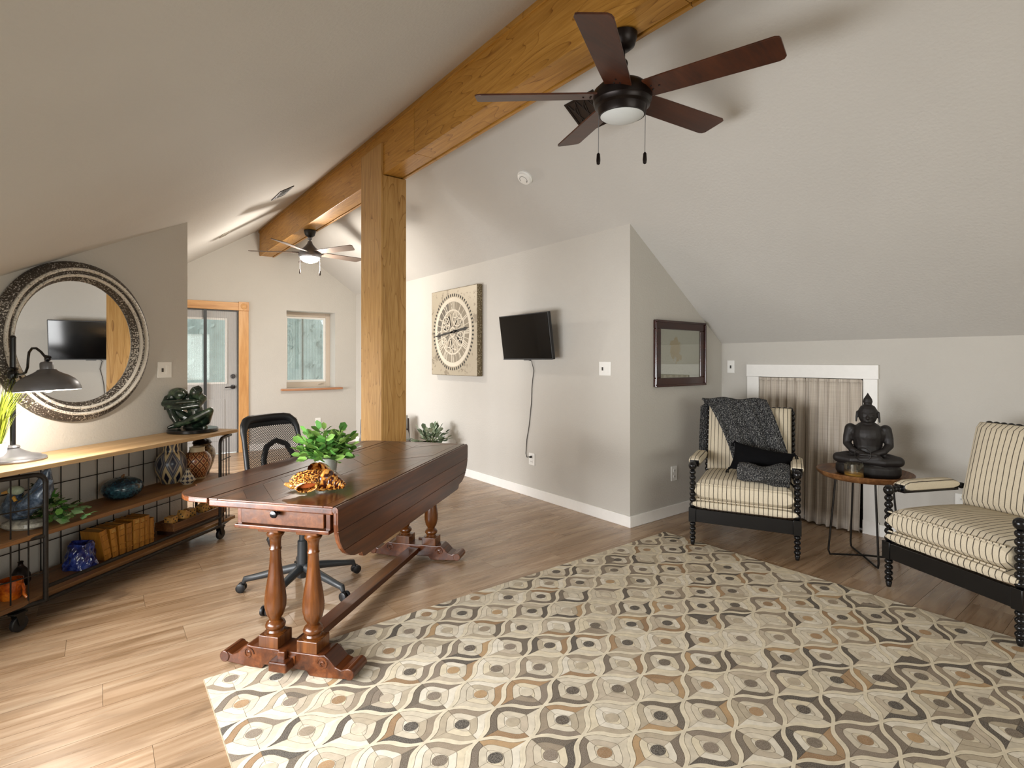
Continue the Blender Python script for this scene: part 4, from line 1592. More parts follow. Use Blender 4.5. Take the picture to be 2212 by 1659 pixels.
def buddha(b):
    # front is -y
    b.lathe([(0.001, 0.0), (0.175, 0.0), (0.187, 0.02), (0.185, 0.06), (0.170, 0.078), (0.001, 0.08)], 28, Matrix.Diagonal((1, 0.62, 1, 1)))
    b.ball((0, 0.01, 0.105), (0.115, 0.085, 0.05), 16)
    for s in (-1, 1):
        limb(b, [(s * 0.055, 0.0, 0.112), (s * 0.125, -0.035, 0.112), (s * 0.168, -0.030, 0.108)], [0.052, 0.042, 0.034])
        limb(b, [(s * 0.168, -0.03, 0.108), (s * 0.09, -0.085, 0.104), (-s * 0.06, -0.088, 0.106 if s > 0 else 0.125)], [0.034, 0.029, 0.024])
        limb(b, [(s * 0.098, 0.012, 0.305), (s * 0.113, 0.012, 0.25), (s * 0.118, 0.002, 0.205)], [0.036, 0.030, 0.026])
        limb(b, [(s * 0.118, 0.002, 0.205), (s * 0.085, -0.052, 0.168), (s * 0.025, -0.088, 0.150)], [0.026, 0.021, 0.017])
        b.ball((s * 0.018, -0.092, 0.148), (0.038, 0.02, 0.013), 10)
        b.ball((s * 0.062, 0.006, 0.402), (0.007, 0.012, 0.028), 8)
        limb(b, [(s * 0.063, 0.006, 0.392), (s * 0.066, 0.0, 0.358)], [0.008, 0.006], 8)
    limb(b, [(0, 0.012, 0.12), (0, 0.012, 0.20), (0, 0.010, 0.27)], [0.082, 0.080, 0.092], 18)
    b.ball((0, 0.004, 0.215), (0.084, 0.062, 0.075), 28)
    b.ball((0, 0.004, 0.255), (0.098, 0.058, 0.060), 28)
    b.ball((0, 0.008, 0.282), (0.120, 0.054, 0.050), 16)
    limb(b, [(0, 0.008, 0.30), (0, 0.004, 0.345)], [0.042, 0.036])
    b.ball((0, 0.0, 0.398), (0.054, 0.055, 0.062), 18)
    b.ball((0, -0.012, 0.372), (0.038, 0.042, 0.040), 14)
    b.ball((0, 0.008, 0.426), (0.0565, 0.057, 0.034), 18)
    b.lathe([(0.052, 0.44), (0.040, 0.462), (0.026, 0.47), (0.022, 0.474), (0.028, 0.492), (0.024, 0.512), (0.010, 0.535), (0.001, 0.555)], 18, Matrix.Translation((0, 0.006, 0)))
    # nose, brow ridge, lips
    limb(b, [(0, -0.050, 0.405), (0, -0.060, 0.384)], [0.006, 0.010], 8)
    for s in (-1, 1):
        limb(b, [(s * 0.008, -0.051, 0.408), (s * 0.024, -0.048, 0.412), (s * 0.038, -0.038, 0.406)], [0.005, 0.005, 0.004], 8)
        b.ball((s * 0.021, -0.047, 0.396), (0.011, 0.006, 0.005), 8)
    b.ball((0, -0.051, 0.364), (0.016, 0.007, 0.006), 8)


fused('body', buddha, 'buddha', bd, 0.0030, 9)
cd = thing('candle_glass', 'clear glass tumbler candle with amber wax in front of the statue', 'candle', (3.880, 1.372, 0.5535))
MB().lathe([(0.001, 0.0), (0.053, 0.0), (0.057, 0.004), (0.058, 0.098), (0.055, 0.098), (0.0535, 0.008), (0.001, 0.006)], 28).obj('glass', 'clear', cd)
MB().lathe([(0.001, 0.0065), (0.0525, 0.009), (0.053, 0.036), (0.001, 0.037)], 28).obj('wax', 'wax', cd)
MB().tube([(0, 0, 0.036), (0.001, 0, 0.050)], 0.0012, 6).obj('wick', 'cordm', cd)
rg = thing('iron_ring', 'thin dark ring standing against the statue behind the candle', 'ring', (3.968, 1.352, 0.5535), R(-72))
MB().tube([(0.044 * math.cos(a * PI / 16), 0, 0.150 + 0.044 * math.sin(a * PI / 16)) for a in range(32)], 0.0028, 8, None, True).obj('hoop', 'iron', rg)
MB().box(-0.012, -0.012, 0, 0.012, 0.012, 0.006).tube([(0, 0, 0.004), (0, 0, 0.106)], 0.003, 8).obj('stand', 'iron', rg)
# curtains in the attic hatch
for i, (ya, yb, lb) in enumerate(((2.383, 1.995, 'left panel of the grey striped curtain in the white framed hatch'), (1.990, 1.578, 'right panel of the grey striped curtain in the white framed hatch'))):
    t = thing('hatch_curtain', lb, 'curtain', (XK, 0, 0), 0, 'curtain panels of the attic hatch')

    def cur(s, v):
        y = ya + (yb - ya) * s
        amp = 0.010 + 0.014 * (1 - v)
        fl = 0.05 * max(0.0, 1 - v) ** 1.5
        x = 0.010 - fl + amp * math.sin(s * 2 * PI * 5.5 + i) + 0.4 * amp * math.sin(s * 2 * PI * 11.3 + 2 * i + v * 2)
        return (x - 0.030, y + 0.006 * math.sin(s * 30), 0.022 + 1.15 * v - 0.012 * (1 - v) * math.sin(s * 3))
    b = MB()
    b.grid(cur, 80, 16)
    b.obj('cloth', 'curtain', t, solid=0.003)
    b = MB()
    b.grid(lambda s, v: (cur(s, 0.985 + 0.03 * v)[0] - 0.003 + 0.006 * math.sin(s * 90) * 0.3, ya + (yb - ya) * s, 1.152 + 0.026 * v), 80, 3)
    b.obj('gathered_heading', 'curtain', t, solid=0.003)

# ------------------------------------------------------------------ clock, television, map
RW = frame_on('R')
ck = thing('wall_clock', 'large square canvas clock with skeleton gear face on the right wall', 'clock')
orient(ck, (XR, 5.318, 1.657), *RW)
cv = MB()
cv.box(-0.498, -0.503, 0.0, 0.498, 0.503, 0.070)
cv.obj('canvas', 'clock', ck, bevel=0.004)
b = MB()
for x0, x1, y0, y1 in ((-0.5, 0.5, 0.504, 0.506), (-0.5, 0.5, -0.506, -0.504), (0.499, 0.502, -0.503, 0.503), (-0.502, -0.499, -0.503, 0.503)):
    b.box(x0, y0, 0.002, x1, y1, 0.068)
b.obj('canvas_side', 'clock_edge', ck)
M['ink'] = plain('grey black ink', '#3b3833', 0.8)
M['clock_pale'] = plain('pale dial', '#b5aa96', 0.8, var=0.15, scale=14)
M['ink_soft'] = plain('soft grey ink', '#6f685d', 0.8)
M['ink_mid'] = plain('mid grey ink', '#938977', 0.8)
M['ink_pale'] = plain('pale ivory ink', '#d9d0bd', 0.8)
DC = (-0.008, 0.0)


def arc_band(b, r0, r1, a0, a1, n, z, c=DC):
    for k in range(n):
        p, q = a0 + (a1 - a0) * k / n, a0 + (a1 - a0) * (k + 1) / n
        b.add([(c[0] + r0 * math.cos(p), c[1] + r0 * math.sin(p), z), (c[0] + r1 * math.cos(p), c[1] + r1 * math.sin(p), z),
               (c[0] + r1 * math.cos(q), c[1] + r1 * math.sin(q), z), (c[0] + r0 * math.cos(q), c[1] + r0 * math.sin(q), z)], [(0, 1, 2, 3)])


b = MB()
for k in range(60):
    a = 2 * PI * k / 60
    arc_band(b, 0.415, 0.448, a - 0.024, a + 0.024, 1, 0.0712)
b.obj('minute_marks', 'ink', ck)['kind'] = 'stuff'
for nm, mt, secs in (('dark_sectors', 'ink_soft', (9, 10, 11)), ('mid_sectors', 'ink_mid', (0, 1, 2, 3, 4, 5, 6, 7, 8))):
    b = MB()
    for k in secs:
        a = PI / 2 - k * PI / 6
        arc_band(b, 0.262, 0.356, a - 0.245, a + 0.245, 5, 0.0709)
    b.obj(nm, mt, ck)
b = MB()
r8 = random.Random(2)
for k in range(46):
    a = r8.uniform(0, 2 * PI)
    r0, r1 = r8.uniform(0.06, 0.14), r8.uniform(0.17, 0.25)
    arc_band(b, r0, r1, a - 0.004 / r0, a + 0.004 / r0, 1, 0.0707)
for k in range(7):
    a = 2 * PI * k / 7 + 0.3
    arc_band(b, 0.088, 0.094, 0, 2 * PI, 28, 0.0707, (DC[0] + 0.16 * math.cos(a), DC[1] + 0.16 * math.sin(a)))
b.obj('gear_lines', 'ink_soft', ck)['kind'] = 'stuff'
b = MB()
arc_band(b, 0.0, 0.262, 0, 2 * PI, 48, 0.0705)
b.obj('dial_ground', 'clock_pale', ck)
b = MB()
arc_band(b, 0.356, 0.405, 0, 2 * PI, 60, 0.0712)
arc_band(b, 0.248, 0.266, 0, 2 * PI, 48, 0.0712)
arc_band(b, 0.045, 0.06, 0, 2 * PI, 28, 0.0712)
for k in range(12):
    a = PI / 2 - (k + 0.5) * PI / 6
    arc_band(b, 0.06, 0.36, a - 0.008, a + 0.008, 1, 0.0711)
for cx, cy, r in ((0.10, 0.16, 0.10), (-0.15, 0.10, 0.09), (-0.02, -0.19, 0.13), (0.17, -0.08, 0.085), (-0.20, -0.12, 0.07)):
    arc_band(b, r - 0.012, r, 0, 2 * PI, 28, 0.07085, (DC[0] + cx, DC[1] + cy))
    for q in range(6):
        a = q * PI / 3 + cx * 9
        c, s_ = math.cos(a), math.sin(a)
        x, y_ = DC[0] + cx, DC[1] + cy
        b.add([(x - s_ * 0.006, y_ + c * 0.006, 0.0708), (x + c * r * 0.8 - s_ * 0.006, y_ + s_ * r * 0.8 + c * 0.006, 0.0708), (x + c * r * 0.8 + s_ * 0.006, y_ + s_ * r * 0.8 - c * 0.006, 0.0708), (x + s_ * 0.006, y_ - c * 0.006, 0.0708)], [(0, 3, 2, 1)])
b.obj('gear_print', 'ink_pale', ck)
NUM = {0: 'XII', 1: 'I', 2: 'II', 3: 'III', 4: 'IIII', 5: 'V', 6: 'VI', 7: 'VII', 8: 'VIII', 9: 'IX', 10: 'X', 11: 'XI'}
for k in range(12):
    a = PI / 2 - k * PI / 6
    F = Matrix.Translation((DC[0], DC[1], 0)) @ Matrix.Rotation(a - PI / 2, 4, 'Z')
    b = MB()
    wd = {'I': 0.022, 'V': 0.046, 'X': 0.046}
    tot = sum(wd[c] for c in NUM[k])
    x = -tot / 2
    y0, y1 = 0.255, 0.352

    def stroke(xa, xb, w):
        b.add([(xa - w, y0, 0.0716), (xa + w, y0, 0.0716), (xb + w, y1, 0.0716), (xb - w, y1, 0.0716)], [(0, 1, 2, 3)], False, F)
    for c in NUM[k]:
        m = x + wd[c] / 2
        if c == 'I':
            stroke(m, m, 0.0065)
        elif c == 'V':
            stroke(m, m - 0.016, 0.006)
            stroke(m, m + 0.016, 0.003)
        else:
            stroke(m + 0.015, m - 0.015, 0.006)
            stroke(m - 0.015, m + 0.015, 0.003)
        x += wd[c]
    b.obj('numeral', 'ink_pale', ck)
for nm, ang, ln, w in (('minute_hand', R(186), 0.455, 0.011), ('hour_hand', R(6), 0.30, 0.014)):
    F = Matrix.Translation((DC[0] + 0.04, DC[1] + 0.004, 0.076)) @ Matrix.Rotation(ang, 4, 'Z')
    MB().prism([(-0.08, -w * 0.4), (0.0, -w), (ln * 0.7, -w * 0.8), (ln * 0.74, -w * 1.6), (ln, 0), (ln * 0.74, w * 1.6), (ln * 0.7, w * 0.8), (0, w), (-0.08, w * 0.4)], 0, 0.003, 'xy', F).obj(nm, 'ink', ck)
MB().lathe([(0.022, 0.07), (0.022, 0.082), (0.012, 0.086), (0.001, 0.086)], 20, Matrix.Translation((DC[0] + 0.04, DC[1] + 0.004, 0))).obj('hub', 'ink', ck)

tv = thing('television', 'black flat television tilted down on a wall bracket', 'television')
orient(tv, (3.136, 3.864, 1.544), (0.0, -1, 0.0), (-0.1432, 0, 0.9897), (-0.9897, 0, -0.1432))
MB().box(-0.3625, -0.215, -0.035, 0.3625, 0.215, -0.001).obj('case', 'tv_case', tv, bevel=0.004)
MB().box(-0.353, -0.203, -0.001, 0.353, 0.207, 0.001).obj('screen', 'tv', tv)
b = MB().box(-0.36, -0.2145, -0.001, 0.36, -0.2035, 0.003).box(-0.045, -0.221, -0.02, 0.045, -0.215, 0.0)
b.obj('lower_bezel', 'grey_plastic', tv, bevel=0.001)
b = MB().cbox((0, 0, -0.055), (0.22, 0.22, 0.04)).cbox((0, 0.0, -0.10), (0.05, 0.10, 0.09))
b.obj('wall_bracket', 'tv_case', tv)
pc = thing('power_cable', 'thin black cable running from the television down to the outlet', 'cable', (0, 0, 0))
MB().tube([(3.17, 3.935, 1.345), (3.296, 3.948, 1.320), (3.306, 3.927, 1.229), (3.310, 3.950, 1.13), (3.311, 3.962, 1.049), (3.311, 3.969, 0.914), (3.311, 4.004, 0.686), (3.311, 4.04, 0.546), (3.311, 4.054, 0.408), (3.308, 4.035, 0.376), (3.298, 3.990, 0.386), (3.290, 3.966, 0.389)], 0.0035, 6).obj('cord', 'cordm', pc)
MB().tube([(3.3075, 3.966, 0.389), (3.286, 3.966, 0.389)], [0.012, 0.009], 8).obj('plug', 'cordm', pc)

mp = thing('framed_map', 'old printed map in a dark mahogany frame on the alcove wall', 'picture')
orient(mp, (3.971, YA, 1.382), *frame_on('A'))
fw, fh = 0.362, 0.280
for a0, a1, b0, b1 in ((-fw, fw, fh - 0.075, fh), (-fw, fw, -fh, -fh + 0.075), (-fw, -fw + 0.075, -fh + 0.075, fh - 0.075), (fw - 0.075, fw, -fh + 0.075, fh - 0.075)):
    rail = MB().box(a0, b0, 0.0, a1, b1, 0.024).obj('frame_rail', 'picframe', mp, bevel=0.005)
for a0, a1, b0, b1 in ((-fw, fw, fh - 0.018, fh), (-fw, fw, -fh, -fh + 0.018), (-fw, -fw + 0.018, -fh + 0.018, fh - 0.018), (fw - 0.018, fw, -fh + 0.018, fh - 0.018)):
    MB().box(a0, b0, 0.024, a1, b1, 0.036).obj('outer_moulding', 'picframe', mp, bevel=0.005)
MB().box(-fw + 0.07, -fh + 0.07, 0.002, fw - 0.07, fh - 0.07, 0.012).obj('map_sheet', 'map', mp)
MB().box(-fw + 0.075, -fh + 0.075, 0.014, fw - 0.075, fh - 0.075, 0.016).obj('glazing', 'clear', mp)

# ------------------------------------------------------------------ round mirror


def on_wall(o, u, w, z, rz=0.0):
    p = WM @ Vector((u, -w, z))
    o.location = p
    o.rotation_euler = (0, 0, rz)
    return o


mr = thing('round_mirror', 'large round mirror in a distressed black and silver ringed frame', 'mirror')
orient(mr, tuple(WM @ Vector((-0.862, 0, 1.437))), *frame_on('M'))
SEG = 72
MB().lathe([(0.001, 0.006), (0.40, 0.006), (0.40, 0.012), (0.001, 0.012)], SEG).obj('backing', 'slot', mr)
MB().lathe([(0.374, 0.0125), (0.001, 0.0125)][::-1], SEG, None, False, False).obj('mirror_glass', 'mirror', mr)
for nm, mt, pr in (('outer_band', 'frame_dark', [(0.400, 0.0), (0.478, 0.0), (0.486, 0.012), (0.482, 0.034), (0.462, 0.052), (0.444, 0.056)]),
                   ('outer_bead', 'frame_light', [(0.447, 0.052), (0.446, 0.064), (0.438, 0.068), (0.430, 0.064), (0.429, 0.050)]),
                   ('middle_band', 'frame_dark', [(0.430, 0.050), (0.424, 0.054), (0.412, 0.052), (0.407, 0.046)]),
                   ('inner_bead', 'frame_light', [(0.410, 0.044), (0.409, 0.056), (0.402, 0.060), (0.394, 0.055), (0.393, 0.042)]),
                   ('inner_band', 'frame_dark', [(0.394, 0.044), (0.388, 0.044), (0.374, 0.030), (0.368, 0.012)])):
    MB().lathe(pr, SEG, None, True, False).obj(nm, mt, mr)

# ------------------------------------------------------------------ industrial console cart
cs = thing('console_cart', 'long industrial console cart with wood shelves and iron mesh on casters', 'console')
on_wall(cs, 0, 0, 0, R(42))
CU0, CU1 = -1.68, 0.055
for nm, z0, z1, y0, y1 in (('top_shelf', 0.772, 0.797, -0.395, -0.006), ('middle_shelf', 0.432, 0.455, -0.380, -0.045), ('lower_shelf', 0.112, 0.135, -0.372, -0.045)):
    sh = MB().box(CU0, y0, z0, CU1, y1, z1)
    sh.obj(nm, 'shelf_lamplit' if nm == 'top_shelf' else 'shelf', cs, bevel=0.003)
for z in (0.40, 0.765):
    pass
# wire grid at the back
u = -1.55
while u < CU1:
    MB().tube([(u, -0.03, 0.10), (u, -0.03, 0.775)], 0.0032, 6).obj('wire', 'wire', cs)
    u += 0.1125
for z in (0.285, 0.605):
    MB().tube([(CU0, -0.026, z), (CU1, -0.026, z)], 0.0028, 6).obj('wire', 'wire', cs)


def bent(u, z):
    """front mesh sections swing back a little at both ends of the cart"""
    if u < -1.36:
        return (u, -0.39 + (-1.36 - u) * 0.32, z)
    if u > -0.13:
        return (u, -0.39 + (u + 0.13) * 0.32, z)
    return (u, -0.39, z)


for up, sg, ue in ((-1.36, -1, CU0 + 0.02), (-0.13, 1, CU1)):
    pts = [bent(up, 0.105 + 0.6 * k / 4) for k in range(5)]
    for k in range(1, 7):
        a = R(90) * k / 6
        pts.append(bent(up + sg * 0.045 * (1 - math.cos(a)), 0.705 + 0.045 * math.sin(a)))
    pts.append(bent(ue, 0.752))
    MB().tube(pts, 0.0115, 10).obj('frame_tube', 'iron', cs)
    for z, r in ((0.435, 0.0105), (0.108, 0.0115)):
        MB().tube([bent(up, z), bent(up + sg * 0.05, z), bent(ue, z)], r, 10).obj('frame_tube', 'iron', cs)
    for z in (0.585, 0.250):
        MB().tube([bent(up, z), bent(ue, z)], 0.004, 6).obj('wire', 'iron', cs)
    k = 1
    while up + sg * k * 0.052 * (1.0 if sg > 0 else 1.25) > CU0 and up + sg * k * 0.052 < CU1:
        uu = up + sg * k * 0.052 * (1.0 if sg > 0 else 1.25)
        MB().tube([bent(uu, 0.108), bent(uu, 0.750)], 0.0038, 6).obj('wire', 'iron', cs)
        k += 1
    # rear upright and side ties
    MB().tube([(ue, -0.03, 0.10), (ue, -0.03, 0.772)], 0.0105, 8).obj('frame_tube', 'iron', cs)
    for z in (0.108, 0.435, 0.752):
        MB().tube([bent(ue, z), (ue, -0.03, z)], 0.009, 8).obj('frame_tube', 'iron', cs)
for z, r in ((0.175, 0.0105), (0.108, 0.0115)):
    MB().tube([(-1.36, -0.39, z), (-0.13, -0.39, z)], r, 10).obj('frame_tube', 'iron', cs)
MB().tube([(CU0, -0.03, 0.108), (CU1, -0.03, 0.108)], 0.010, 8).obj('frame_tube', 'iron', cs)
for uu, ww in ((-0.10, 0.365), (-1.47, 0.365), (-0.10, 0.07), (-1.47, 0.07)):
    b = MB().box(uu - 0.03, -ww - 0.022, 0.088, uu + 0.03, -ww + 0.022, 0.097)
    for s_ in (-1, 1):
        b.prism([(uu - 0.022, 0.09), (uu + 0.022, 0.09), (uu + 0.012, 0.03), (uu - 0.004, 0.03)], -ww + s_ * 0.018 - 0.002, -ww + s_ * 0.018 + 0.002, 'xz')
    cst = b.obj('caster', 'iron', cs, bevel=0.001)
    MB().lathe([(0.001, -0.012), (0.034, -0.012), (0.038, -0.008), (0.038, 0.008), (0.034, 0.012), (0.001, 0.012)], 20, Matrix.Translation((uu + 0.004, -ww, 0.0385)) @ Matrix.Rotation(R(90), 4, 'X')).obj('wheel', 'black_plastic', cst)

VR = -37.75     # things turned square to the room view
SH = 0.4555
LS = 0.1355
TS = 0.7975
# desk lamp
lp = thing('desk_lamp', 'dark metal pharmacy lamp with a dome shade and lit bulb on the console', 'lamp')
on_wall(lp, -1.318, 0.13, TS, R(-50))
MB().lathe([(0.001, 0.0), (0.136, 0.0), (0.139, 0.008), (0.134, 0.016), (0.118, 0.019), (0.112, 0.026), (0.075, 0.036), (0.040, 0.055), (0.026, 0.066), (0.030, 0.072), (0.026, 0.080), (0.013, 0.084), (0.001, 0.084)], 40).obj('base', 'nickel', lp)
MB().lathe([(0.0115, 0.08), (0.0125, 0.40), (0.015, 0.402), (0.015, 0.412), (0.0125, 0.414), (0.012, 0.425), (0.021, 0.432), (0.024, 0.450), (0.021, 0.466), (0.016, 0.470), (0.022, 0.478), (0.023, 0.484), (0.013, 0.490), (0.013, 0.64), (0.014, 0.645), (0.009, 0.655), (0.001, 0.658)], 20).obj('pole', 'black', lp)
SX = 0.232
arm = [(0.02, 0, 0.452), (0.06, 0, 0.452), (0.085, 0, 0.462), (0.098, 0, 0.49), (0.102, 0, 0.535), (0.108, 0, 0.568), (0.128, 0, 0.588), (0.155, 0, 0.588), (0.185, 0, 0.570), (0.212, 0, 0.545), (SX - 0.004, 0, 0.525)]
ob = MB().tube(arm, 0.0062, 8)
ob.ball((SX - 0.002, 0, 0.535), 0.015, 10)
ob.tube([(SX - 0.016, 0, 0.548), (SX + 0.016, 0, 0.541)], 0.006, 8)
ob.tube([(-0.055, 0, 0.452), (-0.02, 0, 0.452)], 0.0062, 8)
ob.obj('arm', 'black', lp)
LT = Matrix.Translation((SX, 0, 0.37)) @ Matrix.Rotation(R(-4), 4, 'Y')
shade_p = [(0.137, 0.0), (0.135, 0.016), (0.128, 0.036), (0.112, 0.058), (0.088, 0.076), (0.060, 0.090), (0.044, 0.100), (0.038, 0.108), (0.028, 0.110), (0.028, 0.140), (0.023, 0.147), (0.008, 0.151), (0.008, 0.165)]
b = MB().lathe(shade_p, 40, LT, True, False)
b.obj('shade', 'nickel', lp)
b = MB().lathe([(r - 0.0025, h - 0.001) for r, h in shade_p[:8]], 40, LT, True, False)
b.obj('shade_lining', 'white', lp)
b = MB()
b.ball((SX, 0, 0.390), (0.026, 0.026, 0.030), 14)
b.obj('bulb', 'bulb', lp)
pb = WM @ Vector((-1.318, -0.13, TS))
off = Matrix.Rotation(R(-50), 4, 'Z') @ Vector((SX, 0, 0.352))
light('desk_lamp_bulb', 'POINT', tuple(pb + off), 22, (1.0, 0.92, 0.82), radius=0.03)
# grass in a white pot behind the lamp
gp = thing('potted_grass', 'yellow green ornamental grass in a white pot behind the lamp', 'plant')
on_wall(gp, -1.395, 0.105, TS, 0)
MB().lathe([(0.001, 0), (0.050, 0), (0.058, 0.09), (0.060, 0.10), (0.054, 0.10), (0.052, 0.085), (0.001, 0.085)], 24).obj('pot', 'white', gp)
b = MB()
r3 = random.Random(5)
for k in range(230):
    a = R(-48) + r3.uniform(-1.75, 1.75)
    lean = r3.uniform(0.02, 0.16) * (1.0 if abs(a - R(-48)) < 1.3 else 0.45)
    h = r3.uniform(0.22, 0.40)
    p0_ = Vector((0.03 * math.cos(a), 0.03 * math.sin(a), 0.08))
    d = Vector((math.cos(a), math.sin(a), 0))
    sd_ = Vector((-math.sin(a), math.cos(a), 0)) * 0.0028
    p1_ = p0_ + d * lean * 0.35 + Vector((0, 0, h * 0.6))
    p2_ = p0_ + d * lean + Vector((0, 0, h))
    b.add([p0_ - sd_, p0_ + sd_, p1_ + sd_, p1_ - sd_, p2_], [(0, 1, 2, 3), (3, 2, 4)])
b.obj('blades', 'grass', gp)['kind'] = 'stuff'

# crouching bronze figure
stt = thing('crouching_figure', 'dark green bronze figure crouched with crossed arms on a black disc base', 'statue')
on_wall(stt, -0.150, 0.180, TS, R(VR))
MB().lathe([(0.001, 0), (0.160, 0), (0.165, 0.004), (0.165, 0.022), (0.160, 0.027), (0.001, 0.027)], 40).obj('base_disc', 'black', stt)


def crouch(b):
    # lying shin with foot, raised knee to the right
    limb(b, [(-0.105, -0.050, 0.052), (-0.03, -0.055, 0.074), (0.05, -0.055, 0.106), (0.153, -0.045, 0.160)], [0.018, 0.022, 0.031, 0.024])
    limb(b, [(-0.105, -0.050, 0.050), (-0.132, -0.072, 0.040)], [0.020, 0.011])
    limb(b, [(0.153, -0.045, 0.160), (0.095, 0.0, 0.085), (0.01, 0.04, 0.060)], [0.024, 0.036, 0.045])
    # upright shin on the left and its thigh
    limb(b, [(-0.160, -0.015, 0.180), (-0.128, -0.025, 0.115), (-0.085, -0.030, 0.045)], [0.027, 0.026, 0.017])
    limb(b, [(-0.160, -0.012, 0.180), (-0.09, 0.035, 0.110), (-0.02, 0.06, 0.065)], [0.027, 0.036, 0.044])
    # torso bent forward, back rising behind
    limb(b, [(0.0, 0.065, 0.065), (-0.02, 0.070, 0.150), (-0.055, 0.050, 0.235)], [0.055, 0.052, 0.050], 16)
    b.ball((-0.115, 0.012, 0.280), (0.070, 0.050, 0.046), 16)
    b.ball((-0.150, -0.002, 0.255), (0.036, 0.036, 0.040), 14)
    b.ball((-0.085, -0.022, 0.272), (0.040, 0.030, 0.034), 14)
    # bowed head with hair at the right
    b.ball((0.022, -0.002, 0.290), (0.040, 0.042, 0.044), 16)
    b.ball((0.038, 0.014, 0.262), (0.032, 0.034, 0.034), 12)
    limb(b, [(0.0, 0.02, 0.25), (-0.04, 0.045, 0.245)], [0.026, 0.032])
    for k in range(5):
        a = -0.6 + 0.45 * k
        limb(b, [(0.010 + 0.03 * math.cos(a), -0.030, 0.300 + 0.026 * math.sin(a)), (0.030 + 0.034 * math.cos(a), 0.0, 0.306 + 0.030 * math.sin(a))], [0.009, 0.008], 8)
    # forearms crossed in front
    limb(b, [(-0.180, -0.015, 0.245), (-0.178, -0.050, 0.212), (-0.07, -0.070, 0.222), (0.045, -0.055, 0.228)], [0.026, 0.024, 0.019, 0.015])
    limb(b, [(0.062, 0.020, 0.245), (0.060, -0.035, 0.196), (-0.04, -0.068, 0.184), (-0.155, -0.050, 0.190)], [0.028, 0.023, 0.019, 0.015])
    for k in range(4):
        limb(b, [(0.040, -0.056 + 0.005 * k, 0.238 - 0.009 * k), (0.072, -0.048 + 0.006 * k, 0.232 - 0.010 * k)], [0.0065, 0.005], 8)
        limb(b, [(-0.150, -0.052, 0.200 - 0.008 * k), (-0.182, -0.042, 0.196 - 0.009 * k)], [0.0065, 0.005], 8)
    limb(b, [(-0.07, 0.03, 0.028), (0.07, 0.03, 0.028)], [0.022, 0.022])
    limb(b, [(-0.01, 0.06, 0.03), (-0.01, 0.06, 0.07)], [0.045, 0.045])


fused('figure', crouch, 'verdigris', stt, 0.0028, 1)


def vessel(name, label, u, w, z, prof, mat, seg=36, cat='vase', extra=None):
    t = thing(name, label, cat)
    on_wall(t, u, w, z, R(VR))
    MB().lathe(prof, seg).obj('body', mat, t)
    if extra:
        extra(t)
    return t


def sprout(t):
    MB().tube([(0, 0, 0.118), (0.004, 0.0, 0.138), (0.012, 0, 0.144)], [0.012, 0.008, 0.005], 8).obj('stem_neck', 'shelf', t)


vessel('squat_vase', 'flattened teal speckled pod vase on the middle shelf', -0.715, 0.165, SH,
       [(0.001, 0.0), (0.060, 0.0), (0.078, 0.008), (0.098, 0.026), (0.110, 0.046), (0.113, 0.064), (0.109, 0.082), (0.094, 0.102), (0.068, 0.117), (0.040, 0.126), (0.018, 0.129), (0.012, 0.122), (0.001, 0.120)], 'teal_glaze', extra=sprout)
vessel('painted_vase', 'round cream vase with black blue lozenges on the middle shelf', -0.300, 0.135, SH,
       [(0.001, 0), (0.060, 0), (0.066, 0.010), (0.086, 0.055), (0.100, 0.105), (0.101, 0.140), (0.091, 0.180), (0.068, 0.212), (0.058, 0.222), (0.056, 0.262), (0.062, 0.280), (0.054, 0.280), (0.050, 0.225), (0.001, 0.22)], 'vase_blue')
vessel('painted_vase', 'red and tan vase with a diamond lattice on the middle shelf', -0.150, 0.215, SH,
       [(0.001, 0), (0.052, 0), (0.060, 0.014), (0.066, 0.040), (0.086, 0.090), (0.094, 0.130), (0.088, 0.165), (0.066, 0.190), (0.050, 0.198), (0.048, 0.222), (0.052, 0.232), (0.046, 0.232), (0.042, 0.2), (0.001, 0.19)], 'vase_red')


def lid(t):
    MB().lathe([(0.001, 0.232), (0.064, 0.232), (0.066, 0.240), (0.052, 0.258), (0.022, 0.268), (0.016, 0.276), (0.022, 0.288), (0.014, 0.302), (0.001, 0.304)], 24).obj('lid', 'bronze', t)
    MB().ball((0.055, 0, 0.20), (0.020, 0.012, 0.026), 10).obj('handle', 'vase_dark', t)


vessel('lidded_urn', 'dark brown lidded urn behind the red lattice vase', 0.004, 0.125, SH,
       [(0.001, 0), (0.048, 0), (0.055, 0.02), (0.078, 0.08), (0.092, 0.14), (0.088, 0.18), (0.070, 0.21), (0.058, 0.22), (0.060, 0.231), (0.001, 0.231)], 'vase_dark', cat='urn', extra=lid)
vessel('small_tagine', 'tiny blue patterned tagine in front of the round cream vase', -0.318, 0.285, SH,
       [(0.001, 0), (0.030, 0), (0.034, 0.006), (0.052, 0.026), (0.054, 0.030), (0.048, 0.032), (0.040, 0.045), (0.026, 0.068), (0.014, 0.088), (0.014, 0.096), (0.018, 0.104), (0.010, 0.110), (0.001, 0.111)], 'vase_tag', cat='tagine')

# stoneware duck with ivy
dk = thing('duck_figurine', 'blue grey stoneware duck with green head behind the wire mesh', 'figurine')
on_wall(dk, -1.325, 0.215, SH, R(VR))
b = MB()
b.lathe([(0.001, 0), (0.085, 0), (0.100, 0.012), (0.095, 0.030), (0.07, 0.042), (0.001, 0.044)], 20, Matrix.Diagonal((1.1, 0.7, 1, 1)))
b.obj('rock_base', 'goose_base', dk)


